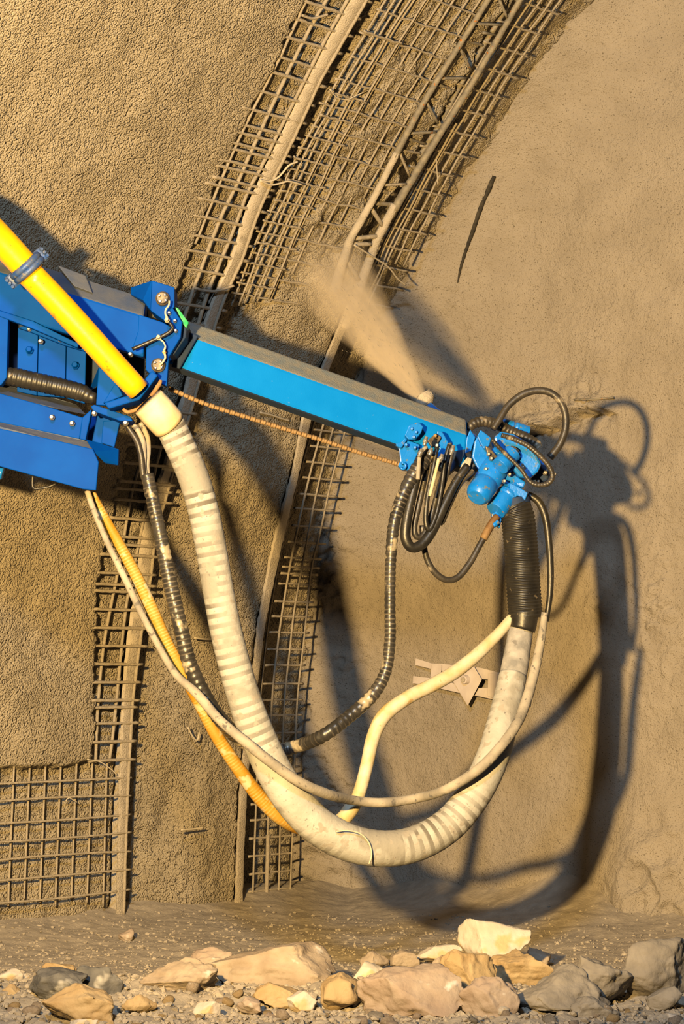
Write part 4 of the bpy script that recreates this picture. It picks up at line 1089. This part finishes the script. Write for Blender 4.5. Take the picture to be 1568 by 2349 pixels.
# nozzle behind the boom end, pointing at the last girder
tip, base = PM(967, 916, 10.85), PM(1136, 1066, 10.56)
nz = base + (tip - base) * 0.2
cylinder('nozzle', base, tip, 0.050, 0.020, 'lblue_worn', hd, 24, 0.004, [(0, 1), (.3, 1), (.32, 1.15), (.38, 1.15), (.40, .8), (1, .8)])
v, f, u = tube_geo(np.array([tuple(base + (tip - base) * t) for t in np.linspace(0.90, 1.03, 9)]), np.array([.03, .042, .050, .046, .052, .046, .052, .044, .028]), 16, None, True, 0.45, 4)
link_mesh('crusted_tip', v, f, MT['crust'], hd, True, u)

tag(hose('drag_conduit', [(1074, 985, 10), (1086, 972, 12), (1110, 967, 13), (1140, 974, 13), (1170, 990, 13), (1200, 1002, 13), (1226, 1016, 12), (1236, 1028, 10)], 10.44, 'rubber_dust', None, 16, 0.005, (0.02, 0.14, 1.5)),
    'fat black corrugated conduit arching behind the top of the spray head', 'conduit')
tag(hose('thin_conduit', [(1150, 998, 6), (1180, 1008, 6.5), (1212, 1024, 6.5), (1244, 1052, 6.5), (1262, 1076, 6.5), (1266, 1096, 6.5), (1254, 1110, 6.5), (1230, 1112, 6), (1212, 1102, 5.5), (1194, 1076, 5), (1166, 1048, 5), (1142, 1024, 5), (1128, 1008, 5)], 10.08, 'rubber_dust', None, 12, 0.004, (0.014, 0.16, 1.2)),
    'thin ribbed conduit looped around the front of the spray head', 'conduit')

# ------------------------------------------------------------------ spray jet of wet concrete
tgt = wall_at(728, 590, 0.0)
axis = (tgt - tip)
Lj = axis.length
nseg = 40
R0, R1 = 0.035, 0.29
vv, ff = [], []
NR = 14
for i in range(NR):
    t = i / (NR - 1)
    for k in range(nseg):
        a = 2 * math.pi * k / nseg
        r = R0 + (R1 - R0) * t
        vv.append((r * math.cos(a), r * math.sin(a), t * Lj))
for i in range(NR - 1):
    for k in range(nseg):
        k2 = (k + 1) % nseg
        ff.append((i * nseg + k, i * nseg + k2, (i + 1) * nseg + k2, (i + 1) * nseg + k))
ff.append(tuple(range(nseg - 1, -1, -1))); ff.append(tuple((NR - 1) * nseg + k for k in range(nseg)))
me = bpy.data.meshes.new('spray_jet')
me.from_pydata(vv, [], ff)
vm = bpy.data.materials.new('spray_mist')
vm.use_nodes = True
nt = vm.node_tree
nt.nodes.remove(nt.nodes['Principled BSDF'])
out = nt.nodes['Material Output']
pv = nt.nodes.new('ShaderNodeVolumePrincipled')
pv.inputs['Color'].default_value = (0.78, 0.65, 0.49, 1)
pv.inputs['Anisotropy'].default_value = -0.25
tc = nt.nodes.new('ShaderNodeTexCoord')
sp = nt.nodes.new('ShaderNodeSeparateXYZ'); nt.links.new(tc.outputs['Object'], sp.inputs[0])
def mth(op, a, b=None, clamp=False):
    n = nt.nodes.new('ShaderNodeMath'); n.operation = op; n.use_clamp = clamp
    for i_, q in enumerate((a, b)):
        if q is None:
            continue
        if isinstance(q, (int, float)):
            n.inputs[i_].default_value = q
        else:
            nt.links.new(q, n.inputs[i_])
    return n.outputs[0]
rr = mth('SQRT', mth('ADD', mth('MULTIPLY', sp.outputs[0], sp.outputs[0]), mth('MULTIPLY', sp.outputs[1], sp.outputs[1])))
tt = mth('DIVIDE', sp.outputs[2], Lj)
Rz = mth('ADD', mth('MULTIPLY', tt, R1 - R0), R0)
fall = mth('POWER', mth('SUBTRACT', 1.0, mth('DIVIDE', rr, Rz), True), 1.3)
mp = nt.nodes.new('ShaderNodeMapping'); nt.links.new(tc.outputs['Object'], mp.inputs[0]); mp.inputs['Scale'].default_value = (14, 14, 2.2)
nzn = nt.nodes.new('ShaderNodeTexNoise'); nt.links.new(mp.outputs[0], nzn.inputs['Vector']); nzn.inputs['Scale'].default_value = 1.0; nzn.inputs['Detail'].default_value = 4
fade = mth('POWER', mth('SUBTRACT', 1.0, mth('POWER', tt, 2.0), True), 1.0)
dens = mth('MULTIPLY', mth('MULTIPLY', mth('MULTIPLY', fall, fade), mth('DIVIDE', 5.6, mth('ADD', Rz, 0.02))), mth('ADD', mth('MULTIPLY', mth('SUBTRACT', nzn.outputs['Fac'], 0.38, True), 3.2), 0.25))
nt.links.new(dens, pv.inputs['Density'])
nt.links.new(pv.outputs[0], out.inputs['Volume'])
me.materials.append(vm)
jet = bpy.data.objects.new('spray_jet', me)
COL.objects.link(jet)
jet.location = tip
jet.rotation_euler = axis.to_track_quat('Z', 'Y').to_euler()
tag(jet, 'misty cone of wet concrete sprayed from the nozzle onto the lattice girder', 'spray', kind='stuff')
# flying drops beside the jet
dv, df = [], []
an = axis.normalized(); ux = an.cross(Vector((0, 0, 1))).normalized(); uy = an.cross(ux)
for i in range(420):
    t = random.random() ** 0.7
    a = random.uniform(0, 2 * math.pi)
    r = (0.02 + 0.30 * t) * random.random() ** 0.6
    dirv = (an + (ux * math.cos(a) + uy * math.sin(a)) * 0.25).normalized()
    c = tip + an * (t * Lj * 0.85) + (ux * math.cos(a) + uy * math.sin(a)) * r
    ln, w = random.uniform(0.008, 0.025), random.uniform(0.0008, 0.0018)
    b0 = len(dv)
    dv += [c - dirv * ln, c + ux * w, c + uy * w, c - ux * w - uy * w, c + dirv * ln * 0.4]
    df += [(b0, b0 + 1, b0 + 2), (b0, b0 + 2, b0 + 3), (b0, b0 + 3, b0 + 1), (b0 + 4, b0 + 2, b0 + 1), (b0 + 4, b0 + 3, b0 + 2), (b0 + 4, b0 + 1, b0 + 3)]
tag(link_mesh('concrete_drops', dv, df, MT['crust'], None, False), 'tiny drops of wet concrete flying along the spray', 'drops', kind='stuff')

# ------------------------------------------------------------------ rocks
def rock_mesh(seed, w, hgt, dep, cuts=9, sub=4, rough=0.06, squash=0.0):
    r = np.random.default_rng(seed)
    bm = bmesh.new()
    bmesh.ops.create_icosphere(bm, subdivisions=sub, radius=1.0)
    V = np.array([v.co[:] for v in bm.verts])
    for _ in range(cuts):
        n = r.normal(size=3); n /= np.linalg.norm(n)
        dd = r.uniform(0.40, 0.80)
        k = V @ n
        V = V - np.outer(np.clip(k - dd, 0, None) * 0.93, n)
    so = Vector((seed * 1.37, seed * 0.71, seed * 2.13))
    f1 = np.array([mnoise.fractal(Vector(q) * 1.6 + so, 0.9, 2.0, 3) for q in V])
    f2 = np.array([mnoise.fractal(Vector(q) * 5.5 + so, 0.7, 2.1, 4) for q in V])
    V = V * (1 + rough * 1.2 * f1 + rough * 0.38 * f2)[:, None]
    V = (V - (V.max(axis=0) + V.min(axis=0)) / 2) / ((V.max(axis=0) - V.min(axis=0)) / 2)
    V = V * np.array([w / 2, dep / 2, hgt / 2])
    for v, c_ in zip(bm.verts, V):
        v.co = c_
    me = bpy.data.meshes.new('rock')
    bm.to_mesh(me); bm.free()
    me.shade_smooth()
    return me

ROCKS = [  # x0, y0, x1, y1, material, cuts, category, label
    (100, 2262, 256, 2360, 'tan_rock', 9, 'boulder', 'orange-tan boulder at the lower left corner of the floor'),
    (160, 2332, 232, 2362, 'white_rock', 6, 'stone', 'white flat stone at the very bottom below the orange-tan boulder'),
    (66, 2226, 192, 2312, 'dark_rock', 12, 'rock', 'dark grey jagged rock behind the orange-tan boulder'),
    (150, 2216, 282, 2300, 'dark_rock', 12, 'rock', 'dark grey rock with pale patches above the orange-tan boulder'),
    (98, 2211, 176, 2248, 'tan_rock', 10, 'stone', 'flat light tan slab behind the dark grey rocks'),
    (-8, 2224, 50, 2266, 'white_rock', 8, 'stone', 'whitish stone at the left edge of the floor'),
    (4, 2258, 46, 2296, 'tan_rock', 6, 'stone', 'rounded tan stone at the left edge below the whitish one'),
    (324, 2203, 492, 2295, 'brown_rock', 8, 'boulder', 'brown-grey boulder left of the largest brown boulder'),
    (428, 2176, 532, 2240, 'pink_rock', 9, 'boulder', 'pinkish boulder half hidden behind two brown boulders'),
    (488, 2172, 758, 2278, 'brown_rock', 9, 'boulder', 'largest brown-grey boulder with pale streaks left of centre'),
    (364, 2254, 432, 2284, 'white_rock', 3, 'stone', 'flat pale oval stone beside the brown-grey boulder'),
    (280, 2283, 356, 2326, 'tan_rock', 4, 'stone', 'rounded tan cobble right of the orange-tan boulder'),
    (444, 2298, 504, 2332, 'white_rock', 7, 'stone', 'cream stone in the soil below the flat pale oval stone'),
    (542, 2288, 598, 2326, 'pink_rock', 7, 'stone', 'pinkish stone in the soil between two cream stones'),
    (660, 2276, 724, 2322, 'white_rock', 7, 'stone', 'cream pointed stone below the largest brown boulder'),
    (584, 2256, 704, 2316, 'tan_rock', 8, 'boulder', 'low crumbly tan mound below the largest brown boulder'),
    (738, 2238, 826, 2322, 'tan_rock', 9, 'boulder', 'upright tan block near the middle of the floor'),
    (1058, 2115, 1212, 2226, 'white_rock', 9, 'boulder', 'white and tan boulder perched highest in the rock heap'),
    (1010, 2182, 1136, 2296, 'tan_rock', 8, 'boulder', 'crumbly tan boulder below left of the perched white boulder'),
    (1132, 2186, 1268, 2272, 'tan_rock', 8, 'boulder', 'crumbly tan boulder right under the perched white boulder'),
    (808, 2210, 880, 2262, 'white_rock', 11, 'stone', 'bright white angular stone left of the big pinkish boulder'),
    (828, 2222, 1068, 2332, 'pink_rock', 8, 'boulder', 'big pinkish boulder with a white patch right of centre'),
    (972, 2194, 1032, 2258, 'brown_rock', 8, 'rock', 'brown block on the shoulder of the big pinkish boulder'),
    (958, 2170, 1056, 2214, 'white_rock', 10, 'stone', 'pale slab tilted behind the tan boulders'),
    (1058, 2244, 1186, 2348, 'pink_rock', 10, 'boulder', 'pinkish pyramid-shaped rock at the front of the heap'),
    (1152, 2222, 1394, 2326, 'grey_rock', 8, 'boulder', 'biggest dark grey boulder at the lower right'),
    (1302, 2198, 1448, 2318, 'grey_rock', 8, 'boulder', 'tilted dark grey rock behind the biggest grey boulder'),
    (1312, 2288, 1418, 2348, 'grey_rock', 12, 'rock', 'sharp-edged grey rock in front of the biggest grey boulder'),
    (1486, 2264, 1562, 2316, 'grey_rock', 9, 'rock', 'small grey wedge near the right edge'),
    (1426, 2158, 1600, 2312, 'grey_rock', 6, 'boulder', 'smooth pale grey boulder leaning on the face at the right edge'),
    (1527, 2326, 1556, 2354, 'white_rock', 4, 'stone', 'single white pebble in the lower right corner'),
    (918, 2282, 1028, 2342, 'brown_rock', 9, 'rock', 'small brown block in front of the big pinkish boulder'),
    (826, 2184, 890, 2226, 'brown_rock', 7, 'rock', 'small brown lump behind the bright white angular stone'),
    (894, 2182, 962, 2222, 'brown_rock', 7, 'rock', 'small brown lump left of the pale tilted slab'),
    (270, 2132, 306, 2164, 'pink_rock', 9, 'rock', 'lone pinkish lump at the foot of the nearer arch rib'),
    (1210, 2176, 1262, 2214, 'brown_rock', 8, 'rock', 'small shadowed brown stone right of the perched white boulder'),
]
for i, (x0, y0, x1, y1, mt, cuts, cat, lab) in enumerate(ROCKS):
    yb = y1 - 0.10 * (y1 - y0)
    if lab.startswith('white and tan boulder'):
        yb = 2232
    g = ground_at((x0 + x1) / 2, min(yb, 2330), 0.03)
    if y1 > 2335:
        g = ground_at((x0 + x1) / 2, y1 - 22, 0.03)
    D = g.y
    # keep clear of the walls
    top = P((x0 + x1) / 2, y0, D)
    bot = P((x0 + x1) / 2, y1, D)
    w = (x1 - x0) * D / F
    hgt = (top.z - bot.z)
    dep = 0.5 * (w + hgt) * 0.95
    me = rock_mesh(100 + i * 7, w * 1.08, hgt * 1.10, dep, cuts + 5, 5 if x1 - x0 > 90 else 4, 0.14 if mt != 'white_rock' else 0.09)
    me.materials.append(MT[mt])
    o = bpy.data.objects.new(cat if cat != 'stone' else 'stone', me)
    COL.objects.link(o)
    o.location = ((top + bot) / 2) + Vector((0, dep * 0.2, 0))
    tag(o, lab, cat)

# small loose stones between the boulders
PEB = [rock_mesh(900 + k, 1, 0.7, 0.9, 7, 2, 0.06) for k in range(5)]
pm = ['tan_rock', 'pink_rock', 'grey_rock', 'white_rock', 'brown_rock']
peb_mats = {}
for k in range(5):
    for m_ in pm:
        q = PEB[k].copy(); q.materials.append(MT[m_]); peb_mats[(k, m_)] = q
words_ = {'tan_rock': 'tan', 'pink_rock': 'pinkish', 'grey_rock': 'grey', 'white_rock': 'cream', 'brown_rock': 'brown'}
SHORT = ['the orange-tan boulder', 'the bottom white stone', 'the jagged dark rock', 'the pale-patched dark rock', 'the light tan slab', 'the left-edge whitish stone',
         'the left-edge tan stone', 'the brown-grey boulder', 'the half-hidden pinkish boulder', 'the largest brown boulder', 'the pale oval stone', 'the rounded tan cobble',
         'the cream stone', 'the pinkish stone', 'the pointed cream stone', 'the crumbly tan mound', 'the upright tan block', 'the perched white boulder', 'the left crumbly tan boulder',
         'the right crumbly tan boulder', 'the bright white angular stone', 'the big pinkish boulder', 'the brown shoulder block', 'the pale tilted slab', 'the pinkish pyramid rock',
         'the biggest grey boulder', 'the tilted grey rock', 'the sharp-edged grey rock', 'the small grey wedge', 'the leaning pale grey boulder', 'the lone white pebble', 'the small brown block',
         'the brown lump by the white stone', 'the brown lump by the slab', 'the lone pinkish lump', 'the small shadowed brown stone']
used = {}
def cobble_label(x, y, colr, size):
    d = [(abs(x - (r[0] + r[2]) / 2) / max(1, (r[2] - r[0])) + abs(y - (r[1] + r[3]) / 2) / max(1, (r[3] - r[1])), k) for k, r in enumerate(ROCKS)]
    for _, k in sorted(d)[:6]:
        r = ROCKS[k]
        mx, my = (r[0] + r[2]) / 2, (r[1] + r[3]) / 2
        rel = ('left of' if x < mx else 'right of') if abs(x - mx) * 1.0 > abs(y - my) * 1.5 else ('just below' if y > my else 'just behind')
        big = 'thumb-sized' if size < 14 else ('fist-sized' if size < 24 else 'head-sized')
        lab = '%s loose %s stone %s %s' % (big, colr, rel, SHORT[k])
        if lab not in used:
            break
    used[lab] = used.get(lab, 0) + 1
    return lab
for i in range(150):
    x_p = random.uniform(0, 1568); y_p = random.choice([random.uniform(2225, 2345), random.uniform(2295, 2345)])
    g = ground_at(x_p, y_p, 0.04)
    g.z = gz_at(g.x, g.y)
    m_ = random.choices(pm, [4, 3, 2, 1, 4])[0]
    szp = 9 + 34 * random.random() ** 2
    sz = szp * g.y / F
    o = bpy.data.objects.new('cobble', peb_mats[(i % 5, m_)])
    COL.objects.link(o)
    o.location = g + Vector((0, 0, sz * 0.2))
    o.scale = (sz, sz, sz)
    o.rotation_euler = (random.uniform(-.3, .3), random.uniform(-.3, .3), random.uniform(0, 6.28))
    tag(o, cobble_label(x_p, y_p, words_[m_], szp), 'stone', 'small loose stones between the boulders')

# gravel nobody could count
bm = bmesh.new(); bmesh.ops.create_icosphere(bm, subdivisions=1, radius=1.0)
iv = np.array([v.co[:] for v in bm.verts]); iff = np.array([[v.index for v in f.verts] for f in bm.faces]); bm.free()
gv, gf = [], []
cnt = 0
for i in range(12000):
    x_p = random.uniform(-60, 1620); y_p = 2100 + 249 * random.random() ** 0.8
    g = ground_at(x_p, y_p, 0.03)
    n_ = (g.x - OX) * NV[0] + (g.y - OY) * NV[1]; s_ = (g.x - OX) * DV[0] + (g.y - OY) * DV[1]
    if n_ < -0.02 or s_ > SF:
        continue
    z = gz_at(g.x, g.y)
    r = 0.0025 + 0.008 * random.random() ** 3 + (0.012 if y_p > 2230 else 0) * random.random() ** 2
    M_ = iv * (1 + 0.25 * rng.normal(size=(len(iv), 1))) * np.array([r * random.uniform(.8, 1.4), r * random.uniform(.8, 1.4), r * random.uniform(.6, 1)])
    gv.append(M_ + np.array([g.x, g.y, z + r * 0.2])); gf.append(iff + cnt * len(iv)); cnt += 1
gv = np.concatenate(gv); gf = np.concatenate(gf)
me = bpy.data.meshes.new('gravel'); me.from_pydata(gv.tolist(), [], gf.tolist()); me.materials.append(MT['ground'])
o = bpy.data.objects.new('gravel', me); COL.objects.link(o)
tag(o, 'fine loose gravel and crumbs scattered over the tunnel floor', 'gravel', kind='stuff')
